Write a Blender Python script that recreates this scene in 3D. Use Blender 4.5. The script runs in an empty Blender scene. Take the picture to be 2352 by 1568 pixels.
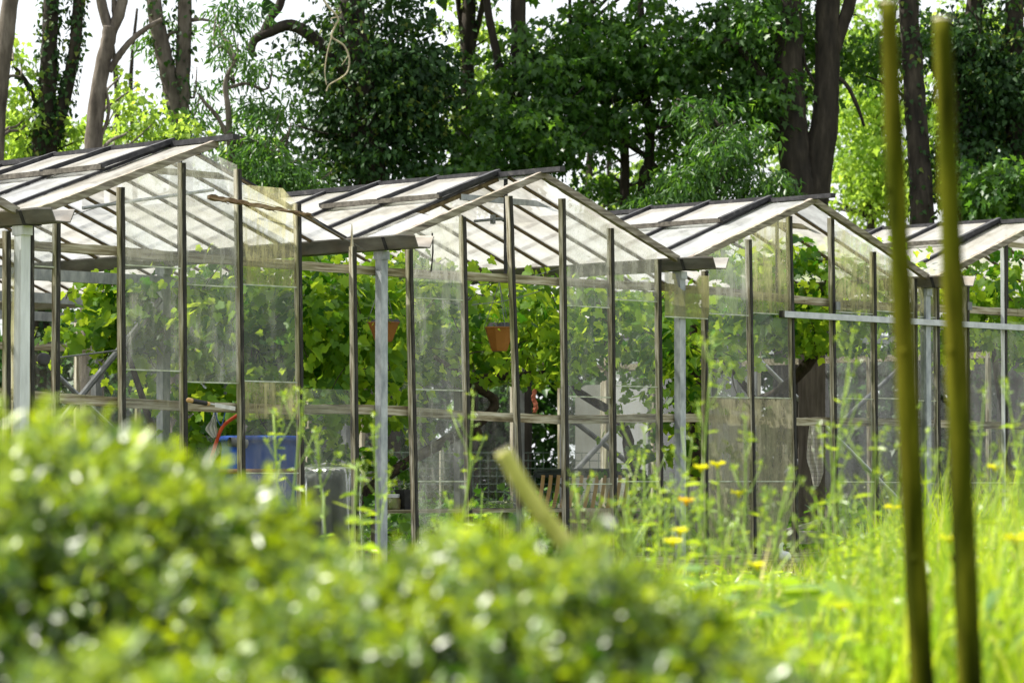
import bpy, math, random
import numpy as np
from mathutils import Vector, Matrix

SC = bpy.context.scene
COL = SC.collection
random.seed(7)
RNG = np.random.default_rng(11)

# ------------------------------------------------------------------ camera
F_PX, CX, CY = 7500.0, 1176.0, 784.0          # photo measured on a 2352 x 1568 grid
PITCH = math.atan(323.0 / F_PX)
CAM = Vector((0.0, 0.0, 0.68))
cam_data = bpy.data.cameras.new("camera")
cam_data.sensor_width = 36.0
cam_data.lens = F_PX / 2352.0 * 36.0
cam_data.clip_start = 0.1
cam_data.clip_end = 2000.0
cam_data.dof.use_dof = True
cam_data.dof.focus_distance = 23.5
cam_data.dof.aperture_fstop = cam_data.lens / 20.0
cam_data.dof.aperture_blades = 0
cam = bpy.data.objects.new("camera", cam_data)
COL.objects.link(cam)
cam.location = CAM
cam.rotation_euler = (math.radians(90) + PITCH, 0, 0)
SC.camera = cam

# ------------------------------------------------------------------ sky and sun
SUN_AZ = (-0.93, 0.22)
SUN_EL = math.radians(54)
world = bpy.data.worlds.new("World")
SC.world = world
world.use_nodes = True
wn = world.node_tree.nodes
wl = world.node_tree.links
sky = wn.new("ShaderNodeTexSky")
sky.sky_type = 'NISHITA'
sky.sun_disc = False
sky.sun_elevation = SUN_EL
sky.sun_rotation = math.atan2(SUN_AZ[0], SUN_AZ[1])
sky.air_density = 1.0
sky.dust_density = 4.0
sky.ozone_density = 1.0
veil = wn.new("ShaderNodeMix")                 # a thin bright cloud veil over the blue
veil.data_type = 'RGBA'
veil.inputs[0].default_value = 0.62
veil.inputs[7].default_value = (9.6, 9.8, 10.0, 1)
wl.new(sky.outputs[0], veil.inputs[6])
wl.new(veil.outputs[2], wn["Background"].inputs[0])
wn["Background"].inputs[1].default_value = 0.075
sl = bpy.data.lights.new("sun", 'SUN')
sl.energy = 5.0
sl.angle = math.radians(0.53)
sl.color = (1.0, 0.95, 0.86)
sun = bpy.data.objects.new("sun", sl)
COL.objects.link(sun)
_h = Vector((SUN_AZ[0], SUN_AZ[1], 0)).normalized()
_to = Vector((_h.x * math.cos(SUN_EL), _h.y * math.cos(SUN_EL), math.sin(SUN_EL)))
sun.rotation_euler = _to.to_track_quat('Z', 'Y').to_euler()
sun.location = (-10, 6, 30)

SC.view_settings.view_transform = 'Standard'
SC.view_settings.look = 'None'
SC.view_settings.gamma = 1.0
SC.view_settings.exposure = 1.22
SC.cycles.transparent_max_bounces = 24
SC.cycles.max_bounces = 10
SC.cycles.diffuse_bounces = 4
SC.cycles.transmission_bounces = 6
SC.cycles.use_denoising = True
SC.cycles.sample_clamp_indirect = 8.0
SC.cycles.caustics_reflective = False
SC.cycles.caustics_refractive = False

# ------------------------------------------------------------------ measuring helpers
FWD = Vector((0, math.cos(PITCH), math.sin(PITCH)))
UPV = Vector((0, -math.sin(PITCH), math.cos(PITCH)))
def ray(x, y):
    return FWD + Vector((1, 0, 0)) * ((x - CX) / F_PX) + UPV * ((CY - y) / F_PX)
def at(x, y, Y):                       # world point seen at (x, y) standing at distance Y
    r = ray(x, y)
    return CAM + r * (Y / r.y)
G_ANG = math.atan2(0.7107, 0.7035)
G_ORG = Vector((-3.19, 21.16, 0.0))
D1 = Vector((math.cos(G_ANG), math.sin(G_ANG), 0))
D2 = Vector((-math.sin(G_ANG), math.cos(G_ANG), 0))
def loc(p):                            # world -> greenhouse coordinates (s along front, d depth, z)
    q = p - G_ORG
    return Vector((q.dot(D1), q.dot(D2), q.z))
def wld(s, d, z):
    return G_ORG + D1 * s + D2 * d + Vector((0, 0, z))
def on_d(x, y, d=0.0):                 # where the sight line meets the plane at depth d
    o = loc(CAM); e = loc(CAM + ray(x, y)) - o
    return o + e * ((d - o.y) / e.y)
def on_s(x, y, s):
    o = loc(CAM); e = loc(CAM + ray(x, y)) - o
    return o + e * ((s - o.x) / e.x)

# ------------------------------------------------------------------ mesh helpers
class MB:
    def __init__(self):
        self.v, self.f, self.m = [], [], []
    def add(self, vs, fs, mi=0):
        b = len(self.v)
        self.v += [tuple(p) for p in vs]
        self.f += [tuple(i + b for i in f) for f in fs]
        self.m += [mi] * len(fs)
    def box(self, c, sx, sy, sz, mi=0):
        x, y, z = c
        vs = [(x + a * sx / 2, y + b * sy / 2, z + e * sz / 2) for e in (-1, 1) for b in (-1, 1) for a in (-1, 1)]
        self.add(vs, [(0, 2, 3, 1), (4, 5, 7, 6), (0, 1, 5, 4), (2, 6, 7, 3), (0, 4, 6, 2), (1, 3, 7, 5)], mi)
    def beam(self, p0, p1, w, h, ref=(0, 0, 1), segs=1, jit=0.0, mi=0, taper=1.0):
        p0, p1 = Vector(p0), Vector(p1)
        a = (p1 - p0).normalized()
        r = Vector(ref)
        if abs(a.dot(r)) > 0.98: r = Vector((1, 0, 0))
        side = a.cross(r).normalized()
        up = side.cross(a).normalized()
        vs = []
        for i in range(segs + 1):
            t = i / segs
            c = p0.lerp(p1, t)
            k = 1 + (taper - 1) * t
            for (e, g) in ((-1, -1), (1, -1), (1, 1), (-1, 1)):
                j = jit if jit else 0
                vs.append(c + side * (e * w / 2 * k + random.uniform(-j, j)) + up * (g * h / 2 * k + random.uniform(-j, j)))
        fs = [(3, 2, 1, 0)]
        for i in range(segs):
            b = 4 * i
            for q in range(4):
                fs.append((b + q, b + (q + 1) % 4, b + 4 + (q + 1) % 4, b + 4 + q))
        b = 4 * segs
        fs.append((b, b + 1, b + 2, b + 3))
        self.add(vs, fs, mi)
    def tube(self, pts, rad, n=10, cap=True, mi=0, jit=0.0):
        pts = [Vector(p) for p in pts]
        if not hasattr(rad, '__len__'): rad = [rad] * len(pts)
        vs, fs = [], []
        t0 = (pts[1] - pts[0]).normalized()
        r = Vector((0, 0, 1)) if abs(t0.z) < 0.9 else Vector((1, 0, 0))
        u = t0.cross(r).normalized()
        for i, p in enumerate(pts):
            t = (pts[min(i + 1, len(pts) - 1)] - pts[max(i - 1, 0)]).normalized()
            u = (u - t * u.dot(t)).normalized()
            w = t.cross(u)
            for k in range(n):
                an = 2 * math.pi * k / n
                rr = rad[i] * (1 + random.uniform(-jit, jit))
                vs.append(p + (u * math.cos(an) + w * math.sin(an)) * rr)
        for i in range(len(pts) - 1):
            for k in range(n):
                fs.append((i * n + k, i * n + (k + 1) % n, (i + 1) * n + (k + 1) % n, (i + 1) * n + k))
        if cap:
            fs.append(tuple(reversed(range(n))))
            fs.append(tuple(range((len(pts) - 1) * n, len(pts) * n)))
        self.add(vs, fs, mi)
    def lathe(self, prof, c=(0, 0, 0), n=32, mi=0, sx=1, sy=1):
        vs, fs = [], []
        for (r, z) in prof:
            for k in range(n):
                an = 2 * math.pi * k / n
                vs.append((c[0] + r * math.cos(an) * sx, c[1] + r * math.sin(an) * sy, c[2] + z))
        for i in range(len(prof) - 1):
            for k in range(n):
                fs.append((i * n + k, i * n + (k + 1) % n, (i + 1) * n + (k + 1) % n, (i + 1) * n + k))
        self.add(vs, fs, mi)
    def build(self, name, mats, parent=None, smooth=False):
        me = bpy.data.meshes.new(name)
        me.from_pydata(self.v, [], self.f)
        if not isinstance(mats, (list, tuple)): mats = [mats]
        for m in mats: me.materials.append(m)
        if len(mats) > 1: me.polygons.foreach_set('material_index', self.m)
        if smooth: me.polygons.foreach_set('use_smooth', [True] * len(self.f))
        me.update()
        return link(name, me, parent)
def link(name, me, parent=None):
    o = bpy.data.objects.new(name, me)
    COL.objects.link(o)
    if parent is not None: o.parent = parent
    return o
def tag(o, label=None, cat=None, group=None, kind=None):
    if label: o['label'] = label
    if cat: o['category'] = cat
    if group: o['group'] = group
    if kind: o['kind'] = kind
    return o
def thing(name, location, label, cat, rz=0.0, group=None):
    o = bpy.data.objects.new(name, None)
    o.empty_display_size = 0.2
    COL.objects.link(o)
    o.location = location
    o.rotation_euler = (0, 0, rz)
    return tag(o, label, cat, group)
def smooth_path(pts, n=6):
    pts = [Vector(p) for p in pts]
    out = []
    for i in range(len(pts) - 1):
        a, b, c, d = pts[max(i - 1, 0)], pts[i], pts[i + 1], pts[min(i + 2, len(pts) - 1)]
        for k in range(n):
            t = k / n
            out.append(0.5 * ((2 * b) + (c - a) * t + (2 * a - 5 * b + 4 * c - d) * t * t + (3 * b - a - 3 * c + d) * t ** 3))
    out.append(pts[-1])
    return out
def lin(a, b, n):
    return [a + (b - a) * i / (n - 1) for i in range(n)]

# ------------------------------------------------------------------ leaf clouds: one mesh of many real leaf faces
def leaf_template(kind):
    if kind == 'vine':      # five shallow toothed lobes, folded along the midrib
        a = [(0, 0), (.15, -.17), (.37, -.13), (.50, .04), (.42, .17), (.57, .36), (.47, .52), (.28, .54), (.25, .74), (.11, .86), (0, 1.0)]
    elif kind == 'maple':
        a = [(0, 0), (.30, -.08), (.24, .14), (.52, .36), (.24, .44), (0, 1.0)]
    elif kind == 'ivy':
        a = [(0, 0), (.34, .05), (.36, .34), (0, 1.0)]
    elif kind == 'box':
        a = [(0, 0), (.20, .15), (.27, .45), (.20, .8), (0, 1.0)]
    elif kind == 'lance':
        a = [(0, 0), (.10, .2), (.15, .45), (.10, .75), (0, 1.0)]
    elif kind == 'petal':
        a = [(0, 0), (.3, .4), (.34, .8), (0, 1.0)]
    n = len(a)
    vs = []
    fold = {'vine': .16, 'maple': .12, 'ivy': .15, 'box': .16, 'lance': .2, 'petal': -.25}[kind]
    droop = {'vine': -.22, 'maple': -.16, 'ivy': -.12, 'box': -.10, 'lance': -.35, 'petal': .2}[kind]
    for (x, y) in a: vs.append((x, y, abs(x) * fold + droop * y * y))
    for (x, y) in a[1:-1]: vs.append((-x, y, abs(x) * fold + droop * y * y))
    right = list(range(n))
    left = [n - 1] + [n + i for i in reversed(range(n - 2))] + [0]
    return np.array(vs, float), [right, left[::-1][::-1]]
TEMPL = {k: leaf_template(k) for k in ('vine', 'maple', 'ivy', 'box', 'lance', 'petal')}

def leaf_cloud(name, pos, ydir, nrm, size, kind, mat, parent=None, rnd=None):
    """pos, ydir (leaf axis), nrm (rough normal): arrays n x 3; size: n."""
    tv, tf = TEMPL[kind]
    n = len(pos)
    y = ydir / (np.linalg.norm(ydir, axis=1, keepdims=True) + 1e-9)
    z = nrm - y * np.sum(nrm * y, axis=1, keepdims=True)
    z /= (np.linalg.norm(z, axis=1, keepdims=True) + 1e-9)
    x = np.cross(y, z)
    k = len(tv)
    wv = RNG.uniform(.72, 1.12, n)[:, None, None]; cv = RNG.uniform(-.4, 2.2, n)[:, None, None]
    V = (pos[:, None, :] + size[:, None, None] * (tv[None, :, 0:1] * wv * x[:, None, :] + tv[None, :, 1:2] * y[:, None, :] + tv[None, :, 2:3] * cv * z[:, None, :])).reshape(-1, 3)
    loops_one = np.concatenate([np.array(f) for f in tf])
    lens = np.array([len(f) for f in tf])
    L = (np.arange(n)[:, None] * k + loops_one[None, :]).ravel()
    starts_one = np.concatenate([[0], np.cumsum(lens)[:-1]])
    S = (np.arange(n)[:, None] * len(loops_one) + starts_one[None, :]).ravel()
    me = bpy.data.meshes.new(name)
    me.vertices.add(len(V)); me.vertices.foreach_set('co', V.ravel().astype(np.float32))
    me.loops.add(len(L)); me.loops.foreach_set('vertex_index', L.astype(np.int32))
    me.polygons.add(len(S)); me.polygons.foreach_set('loop_start', S.astype(np.int32))
    at_ = me.attributes.new('tone', 'FLOAT', 'FACE')
    r = RNG.random(n) if rnd is None else rnd
    at_.data.foreach_set('value', np.repeat(r, len(tf)).astype(np.float32))
    me.materials.append(mat)
    me.update(calc_edges=True)
    return link(name, me, parent)

def unit(n, up=0.0):
    v = RNG.normal(size=(n, 3)); v /= np.linalg.norm(v, axis=1, keepdims=True)
    v[:, 2] += up
    return v / np.linalg.norm(v, axis=1, keepdims=True)

# ------------------------------------------------------------------ materials
def new_mat(name):
    m = bpy.data.materials.new(name); m.use_nodes = True
    nt = m.node_tree; nt.nodes.clear()
    out = nt.nodes.new("ShaderNodeOutputMaterial")
    return m, nt, out
def N(nt, t, **kw):
    n = nt.nodes.new(t)
    for k, v in kw.items(): setattr(n, k, v)
    return n
def noise(nt, scale3, sc=1.0, det=5.0, rough=.6, src='Object'):
    tc = N(nt, "ShaderNodeTexCoord"); mp = N(nt, "ShaderNodeMapping")
    mp.inputs['Scale'].default_value = scale3
    nt.links.new(tc.outputs[src], mp.inputs[0])
    nz = N(nt, "ShaderNodeTexNoise")
    nz.inputs['Scale'].default_value = sc; nz.inputs['Detail'].default_value = det; nz.inputs['Roughness'].default_value = rough
    nt.links.new(mp.outputs[0], nz.inputs['Vector'])
    return nz.outputs[0]
def ramp(nt, fac, stops):
    r = N(nt, "ShaderNodeValToRGB")
    el = r.color_ramp.elements
    while len(el) < len(stops): el.new(0.5)
    for e, (p, c) in zip(el, stops):
        e.position = p
        e.color = (c[0], c[1], c[2], 1) if hasattr(c, '__len__') else (c, c, c, 1)
    nt.links.new(fac, r.inputs[0])
    return r.outputs[0]
def mixc(nt, fac, a, b, mode='MIX'):
    m = N(nt, "ShaderNodeMix", data_type='RGBA', blend_type=mode)
    for sock, v in ((m.inputs[0], fac), (m.inputs[6], a), (m.inputs[7], b)):
        if isinstance(v, (int, float)): sock.default_value = v
        elif hasattr(v, '__len__'): sock.default_value = (*v, 1) if len(v) == 3 else v
        else: nt.links.new(v, sock)
    return m.outputs[2]
def bump(nt, h, strength=.4, dist=.01):
    b = N(nt, "ShaderNodeBump"); b.inputs['Strength'].default_value = strength; b.inputs['Distance'].default_value = dist
    nt.links.new(h, b.inputs['Height'])
    return b.outputs[0]
def surf(name, stops, scale3=(8, 8, 8), rough=.7, metal=0.0, sc=1.0, bmp=.3, bdist=.004, spec=.3, stops2=None, scale2=(3, 3, 3), f2=.5, src='Object'):
    m, nt, out = new_mat(name)
    nz = noise(nt, scale3, sc, src=src)
    c = ramp(nt, nz, stops)
    if stops2:
        n2 = noise(nt, scale2, 1.0, 4, src=src)
        msk = ramp(nt, n2, [(.48, 0.0), (.62, 1.0)])
        mm = N(nt, "ShaderNodeMath", operation='MULTIPLY'); mm.inputs[1].default_value = f2
        nt.links.new(msk, mm.inputs[0])
        c = mixc(nt, mm.outputs[0], c, ramp(nt, nz, stops2))
    b = N(nt, "ShaderNodeBsdfPrincipled")
    nt.links.new(c, b.inputs['Base Color'])
    b.inputs['Roughness'].default_value = rough; b.inputs['Metallic'].default_value = metal
    b.inputs['Specular IOR Level'].default_value = spec
    if bmp: nt.links.new(bump(nt, nz, bmp, bdist), b.inputs['Normal'])
    nt.links.new(b.outputs[0], out.inputs[0])
    return m
def leafmat(name, c1, c2, t1, t2, trans=.45, rough=.4, spec=.4, c3=None, p3=.93):
    m, nt, out = new_mat(name)
    a = N(nt, "ShaderNodeAttribute", attribute_name='tone')
    st = [(0.0, c1), (0.85, c2)] + ([(p3, c3)] if c3 else [])
    st2 = [(0.0, t1), (0.85, t2)] + ([(p3, tuple(min(1, q * 1.6) for q in c3))] if c3 else [])
    col = ramp(nt, a.outputs['Fac'], st); tcol = ramp(nt, a.outputs['Fac'], st2)
    p = N(nt, "ShaderNodeBsdfPrincipled")
    nt.links.new(col, p.inputs['Base Color'])
    p.inputs['Roughness'].default_value = rough; p.inputs['Specular IOR Level'].default_value = spec
    t = N(nt, "ShaderNodeBsdfTranslucent"); nt.links.new(tcol, t.inputs[0])
    mx = N(nt, "ShaderNodeMixShader"); mx.inputs[0].default_value = trans
    nt.links.new(p.outputs[0], mx.inputs[1]); nt.links.new(t.outputs[0], mx.inputs[2])
    nt.links.new(mx.outputs[0], out.inputs[0])
    return m
def glassmat(name, base, streak, dirt, dirt2, scale3=(9, 9, 2.2), lo=.42, hi=.68, fine=.12, transl=.5, gloss=.85, spots=0.0):
    """glass with a film of dirt: base cover everywhere, streaks and fine spots on top."""
    m, nt, out = new_mat(name)
    nz = noise(nt, scale3, 1.0, 6, .65)
    f = ramp(nt, nz, [(lo, 0.0), (hi, 1.0)])
    fn = ramp(nt, noise(nt, (60, 60, 35), 1.0, 3, .7), [(.45, 0.0), (.75, 1.0)])
    m1 = N(nt, "ShaderNodeMath", operation='MULTIPLY_ADD'); nt.links.new(f, m1.inputs[0]); m1.inputs[1].default_value = streak; m1.inputs[2].default_value = base
    m2 = N(nt, "ShaderNodeMath", operation='MULTIPLY_ADD', use_clamp=True); nt.links.new(fn, m2.inputs[0]); m2.inputs[1].default_value = fine; nt.links.new(m1.outputs[0], m2.inputs[2])
    col = mixc(nt, ramp(nt, noise(nt, (3, 3, 1.4), 1.0, 4), [(.4, 0.0), (.6, 1.0)]), dirt, dirt2)
    if spots:
        sp = ramp(nt, noise(nt, (11, 9, 9), 1.0, 4, .7), [(.66, 0.0), (.72, 1.0)])
        col = mixc(nt, sp, col, (.20, .16, .09))
    d = N(nt, "ShaderNodeBsdfDiffuse"); nt.links.new(col, d.inputs[0])
    t = N(nt, "ShaderNodeBsdfTranslucent"); nt.links.new(col, t.inputs[0])
    dm = N(nt, "ShaderNodeMixShader"); dm.inputs[0].default_value = transl
    nt.links.new(d.outputs[0], dm.inputs[1]); nt.links.new(t.outputs[0], dm.inputs[2])
    tr = N(nt, "ShaderNodeBsdfTransparent"); tr.inputs[0].default_value = (.95, .97, .95, 1)
    gl = N(nt, "ShaderNodeBsdfGlossy"); gl.inputs['Roughness'].default_value = .06
    fr = N(nt, "ShaderNodeFresnel"); fr.inputs[0].default_value = 1.45
    fm = N(nt, "ShaderNodeMath", operation='MULTIPLY'); fm.inputs[1].default_value = gloss; nt.links.new(fr.outputs[0], fm.inputs[0])
    cl = N(nt, "ShaderNodeMixShader"); nt.links.new(fm.outputs[0], cl.inputs[0]); nt.links.new(tr.outputs[0], cl.inputs[1]); nt.links.new(gl.outputs[0], cl.inputs[2])
    mx = N(nt, "ShaderNodeMixShader"); nt.links.new(m2.outputs[0], mx.inputs[0]); nt.links.new(cl.outputs[0], mx.inputs[1]); nt.links.new(dm.outputs[0], mx.inputs[2])
    nt.links.new(mx.outputs[0], out.inputs[0])
    return m

M = {}
W1 = [(.30, (.05, .038, .024)), (.42, (.20, .17, .11)), (.56, (.42, .39, .31)), (.72, (.58, .56, .49))]
WG = [(.35, (.05, .055, .02)), (.60, (.20, .20, .07))]
M['wood_v'] = surf('weathered_wood_upright', W1, (55, 55, 3.0), .85, bmp=.6, stops2=WG, scale2=(6, 6, 1.2), f2=.75)
M['wood_s'] = surf('weathered_wood_rail', [(.28, (.05, .035, .02)), (.42, (.22, .18, .11)), (.58, (.44, .40, .31)), (.75, (.60, .57, .49))], (3, 40, 55), .85, bmp=.6, stops2=WG, scale2=(1.5, 6, 8), f2=.5)
M['wood_r'] = surf('weathered_rafter_wood', [(.30, (.06, .05, .04)), (.5, (.22, .19, .155)), (.72, (.42, .39, .34))], (4, 50, 40), .88, bmp=.7, stops2=WG, scale2=(2, 5, 5), f2=.35)
M['putty'] = surf('black_glazing_putty', [(.35, (.012, .012, .011)), (.6, (.035, .032, .027)), (.74, (.16, .15, .12))], (60, 60, 9), .7, bmp=.5)
M['white_paint'] = surf('old_white_paint', [(.25, (.42, .44, .45)), (.6, (.70, .73, .75))], (14, 14, 2), .55, bmp=.1)
M['steel'] = surf('galvanised_steel', [(.3, (.20, .22, .245)), (.5, (.31, .335, .365)), (.7, (.45, .475, .50))], (16, 16, 7), .5, metal=.45, bmp=.05, spec=.5)
M['steel_dark'] = surf('dull_grey_steel', [(.3, (.10, .105, .11)), (.7, (.24, .25, .26))], (10, 10, 6), .6, metal=.3, bmp=.05)
M['alu'] = surf('galvanised_square_tube', [(.3, (.36, .38, .40)), (.7, (.55, .57, .60))], (12, 12, 12), .42, metal=.5, bmp=.03, spec=.5)
M['gutter'] = surf('weathered_zinc_gutter', [(.3, (.07, .07, .066)), (.5, (.135, .13, .12)), (.7, (.21, .205, .19))], (6, 3, 12), .55, metal=.25, bmp=.1, stops2=[(.3, (.10, .075, .05)), (.7, (.2, .16, .11))], scale2=(3, 1.5, 3), f2=.5)
M['bar_black'] = surf('black_roof_bar', [(.35, (.013, .013, .015)), (.6, (.035, .035, .038)), (.78, (.10, .095, .09))], (20, 20, 20), .6, bmp=.4)
M['bar_brown'] = surf('brown_roof_bar_wood', [(.3, (.05, .034, .016)), (.6, (.13, .095, .045)), (.75, (.22, .17, .10))], (20, 20, 20), .8, bmp=.4)
M['vent_edge'] = surf('mossy_vent_edge_wood', [(.3, (.04, .035, .028)), (.6, (.11, .10, .08)), (.8, (.2, .18, .15))], (12, 30, 30), .8, bmp=.5)
M['plank'] = surf('rotten_brown_plank', [(.3, (.05, .028, .013)), (.5, (.19, .12, .065)), (.7, (.45, .35, .24))], (4, 40, 40), .9, bmp=.8)
M['plank_grey'] = surf('grey_plank', [(.3, (.15, .14, .12)), (.7, (.42, .40, .36))], (4, 30, 30), .9, bmp=.5)
# glass in its several states of dirt
M['g_clean'] = glassmat('nearly_clean_glass', .03, .11, (.78, .79, .74), (.66, .66, .55), lo=.5, hi=.66, fine=.035)
M['g_far'] = glassmat('clear_far_glass', .008, .05, (.7, .71, .66), (.6, .6, .5), lo=.5, hi=.66, fine=.015)
M['g_dust'] = glassmat('dusty_glass', .08, .26, (.80, .81, .77), (.68, .68, .56), lo=.47, hi=.64, fine=.08)
M['g_haze'] = glassmat('lime_hazed_glass', .16, .30, (.84, .84, .79), (.74, .74, .64), lo=.44, hi=.66, fine=.10)
M['g_moss'] = glassmat('algae_stained_glass', .15, .50, (.66, .62, .34), (.52, .50, .26), scale3=(22, 22, 2.6), lo=.38, hi=.66, fine=.22, transl=.68)
M['g_mosslow'] = glassmat('brown_grimy_glass', .34, .42, (.44, .41, .27), (.52, .48, .34), scale3=(18, 18, 4), lo=.36, hi=.7, fine=.25)
M['g_olive'] = glassmat('olive_stained_glass', .5, .3, (.46, .44, .20), (.36, .35, .16), scale3=(18, 18, 3), fine=.2, transl=.6)
M['g_roof'] = glassmat('whitewashed_roof_glass', .48, .34, (.62, .64, .65), (.50, .51, .51), scale3=(1.8, 7, 7), lo=.36, hi=.66, spots=1.0, fine=.06, transl=.52, gloss=.6)
M['g_roof2'] = glassmat('yellowed_roof_glass', .50, .34, (.62, .61, .58), (.51, .49, .44), scale3=(1.8, 6, 6), lo=.36, hi=.66, spots=1.0, fine=.10, transl=.52, gloss=.6)
# leaves
M['vine'] = leafmat('vine_leaf', (.020, .080, .010), (.16, .34, .03), (.09, .29, .010), (.66, .84, .05), trans=.55, rough=.45, spec=.3)
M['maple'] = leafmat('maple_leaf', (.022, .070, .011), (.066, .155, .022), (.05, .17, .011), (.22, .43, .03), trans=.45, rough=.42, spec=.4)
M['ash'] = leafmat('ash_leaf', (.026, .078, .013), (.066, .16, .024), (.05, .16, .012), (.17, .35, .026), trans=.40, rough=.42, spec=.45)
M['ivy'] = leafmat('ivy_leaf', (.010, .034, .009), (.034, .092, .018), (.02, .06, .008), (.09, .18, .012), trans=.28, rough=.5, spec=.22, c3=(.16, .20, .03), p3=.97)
M['bush'] = leafmat('shady_bush_leaf', (.018, .055, .012), (.05, .13, .022), (.03, .10, .012), (.12, .28, .03), trans=.4, rough=.45, spec=.3)
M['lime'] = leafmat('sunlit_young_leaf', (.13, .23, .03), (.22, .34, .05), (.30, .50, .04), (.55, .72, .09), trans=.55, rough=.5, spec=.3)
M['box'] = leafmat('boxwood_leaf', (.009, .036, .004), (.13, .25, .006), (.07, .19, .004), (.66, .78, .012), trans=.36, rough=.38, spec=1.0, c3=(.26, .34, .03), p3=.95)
M['grass'] = leafmat('meadow_grass_blade', (.09, .20, .012), (.31, .41, .02), (.24, .44, .010), (.66, .78, .025), trans=.5, rough=.45, spec=.35, c3=(.42, .38, .16), p3=.97)
M['weed'] = leafmat('weed_leaf', (.09, .19, .03), (.20, .32, .05), (.28, .45, .02), (.56, .70, .03), trans=.45, rough=.32, spec=.95)
M['petal'] = leafmat('yellow_petal', (.74, .70, .01), (.80, .76, .02), (.74, .70, .01), (.80, .76, .02), trans=.4, rough=.5, spec=.2)
M['petal_o'] = leafmat('orange_petal', (.80, .50, .01), (.85, .60, .02), (.80, .50, .01), (.85, .58, .02), trans=.4, rough=.5, spec=.2)
M['stem'] = surf('green_stem', [(.3, (.16, .26, .04)), (.7, (.30, .42, .07))], (9, 9, 9), .6, bmp=0)
M['dry'] = leafmat('dry_straw', (.30, .23, .11), (.50, .41, .22), (.3, .24, .1), (.5, .4, .2), trans=.25, rough=.6, spec=.2)
# bark
M['bark'] = surf('grey_brown_bark', [(.3, (.035, .028, .022)), (.5, (.105, .088, .070)), (.7, (.18, .155, .128))], (9, 9, 2.2), .9, bmp=.9, bdist=.03)
M['bark_dark'] = surf('dark_bark', [(.3, (.010, .008, .006)), (.55, (.032, .026, .019)), (.75, (.068, .056, .042))], (9, 9, 2.2), .9, bmp=.9, bdist=.03)
M['vinewood'] = surf('vine_wood', [(.3, (.015, .011, .008)), (.6, (.055, .04, .028)), (.75, (.13, .10, .075))], (30, 30, 12), .9, bmp=.8, bdist=.01)
M['twig'] = surf('pale_dead_twig', [(.3, (.30, .25, .15)), (.7, (.52, .46, .32))], (8, 8, 8), .8, bmp=.2)
M['stake'] = surf('algae_covered_stake', [(.34, (.010, .014, .0008)), (.5, (.042, .052, .002)), (.68, (.12, .125, .008))], (30, 30, 3.5), .9, spec=.04, sc=1.0, bmp=.4, stops2=[(.3, (.03, .022, .003)), (.7, (.10, .07, .010))], scale2=(10, 10, 2.2), f2=.35)
M['stake_pale'] = surf('pale_green_stake', [(.3, (.34, .36, .05)), (.7, (.58, .57, .15))], (30, 30, 4), .8, bmp=.3)
M['stake_end'] = surf('cut_wood_end', [(.3, (.50, .45, .28)), (.7, (.66, .62, .46))], (30, 30, 30), .8, bmp=.2)

# ------------------------------------------------------------------ ground
def ground():
    xs = np.concatenate([np.linspace(-600, -16, 14), np.linspace(-14, 18, 65), np.linspace(20, 600, 14)])
    ys = np.concatenate([np.linspace(-300, -4, 8), np.linspace(-3, 60, 95), np.linspace(64, 900, 16)])
    vs = []
    for y in ys:
        for x in xs:
            z = -0.03 + 0.035 * math.sin(x * 1.3 + y * .7) * math.sin(y * .9 - x * .4)
            vs.append((x, y, z if -14 < x < 18 and y < 60 else -0.03))
    nx = len(xs)
    fs = [(j * nx + i, j * nx + i + 1, (j + 1) * nx + i + 1, (j + 1) * nx + i) for j in range(len(ys) - 1) for i in range(nx - 1)]
    m, nt, out = new_mat('meadow_soil')
    c = ramp(nt, noise(nt, (2.2, 2.2, 2.2), 1.0, 8), [(.3, (.055, .06, .02)), (.5, (.10, .125, .03)), (.68, (.20, .18, .085))])
    b = N(nt, "ShaderNodeBsdfPrincipled"); nt.links.new(c, b.inputs['Base Color']); b.inputs['Roughness'].default_value = .95
    nt.links.new(bump(nt, noise(nt, (14, 14, 14), 1.0, 6), .8, .03), b.inputs['Normal'])
    nt.links.new(b.outputs[0], out.inputs[0])
    me = bpy.data.meshes.new('ground'); me.from_pydata(vs, [], fs); me.materials.append(m)
    me.polygons.foreach_set('use_smooth', [True] * len(fs)); me.update()
    tag(link('ground', me), kind='structure')
ground()

# ------------------------------------------------------------------ greenhouse (front wall is the plane d = 0)
BAY, ZE, ZR, DEPTH = 3.2, 2.44, 3.005, 9.8
GH = thing('greenhouse', G_ORG, 'long derelict multi-bay glasshouse with whitewashed ridge roofs and missing wall panes', 'greenhouse', G_ANG)
def roof_z(s):
    u = (s % BAY) / BAY
    return ZE + (ZR - ZE) * (1 - abs(2 * u - 1))
def slope_pt(bay, side, t, d, lift=0.0):     # t = 0 ridge, 1 eave; side -1 left, +1 right
    run = BAY / 2 - .07
    n = Vector((side * (ZR - ZE), 0, run)).normalized()
    return Vector((bay * BAY + BAY / 2 + side * run * t, d, ZR - (ZR - ZE) * t)) + n * lift

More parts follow.
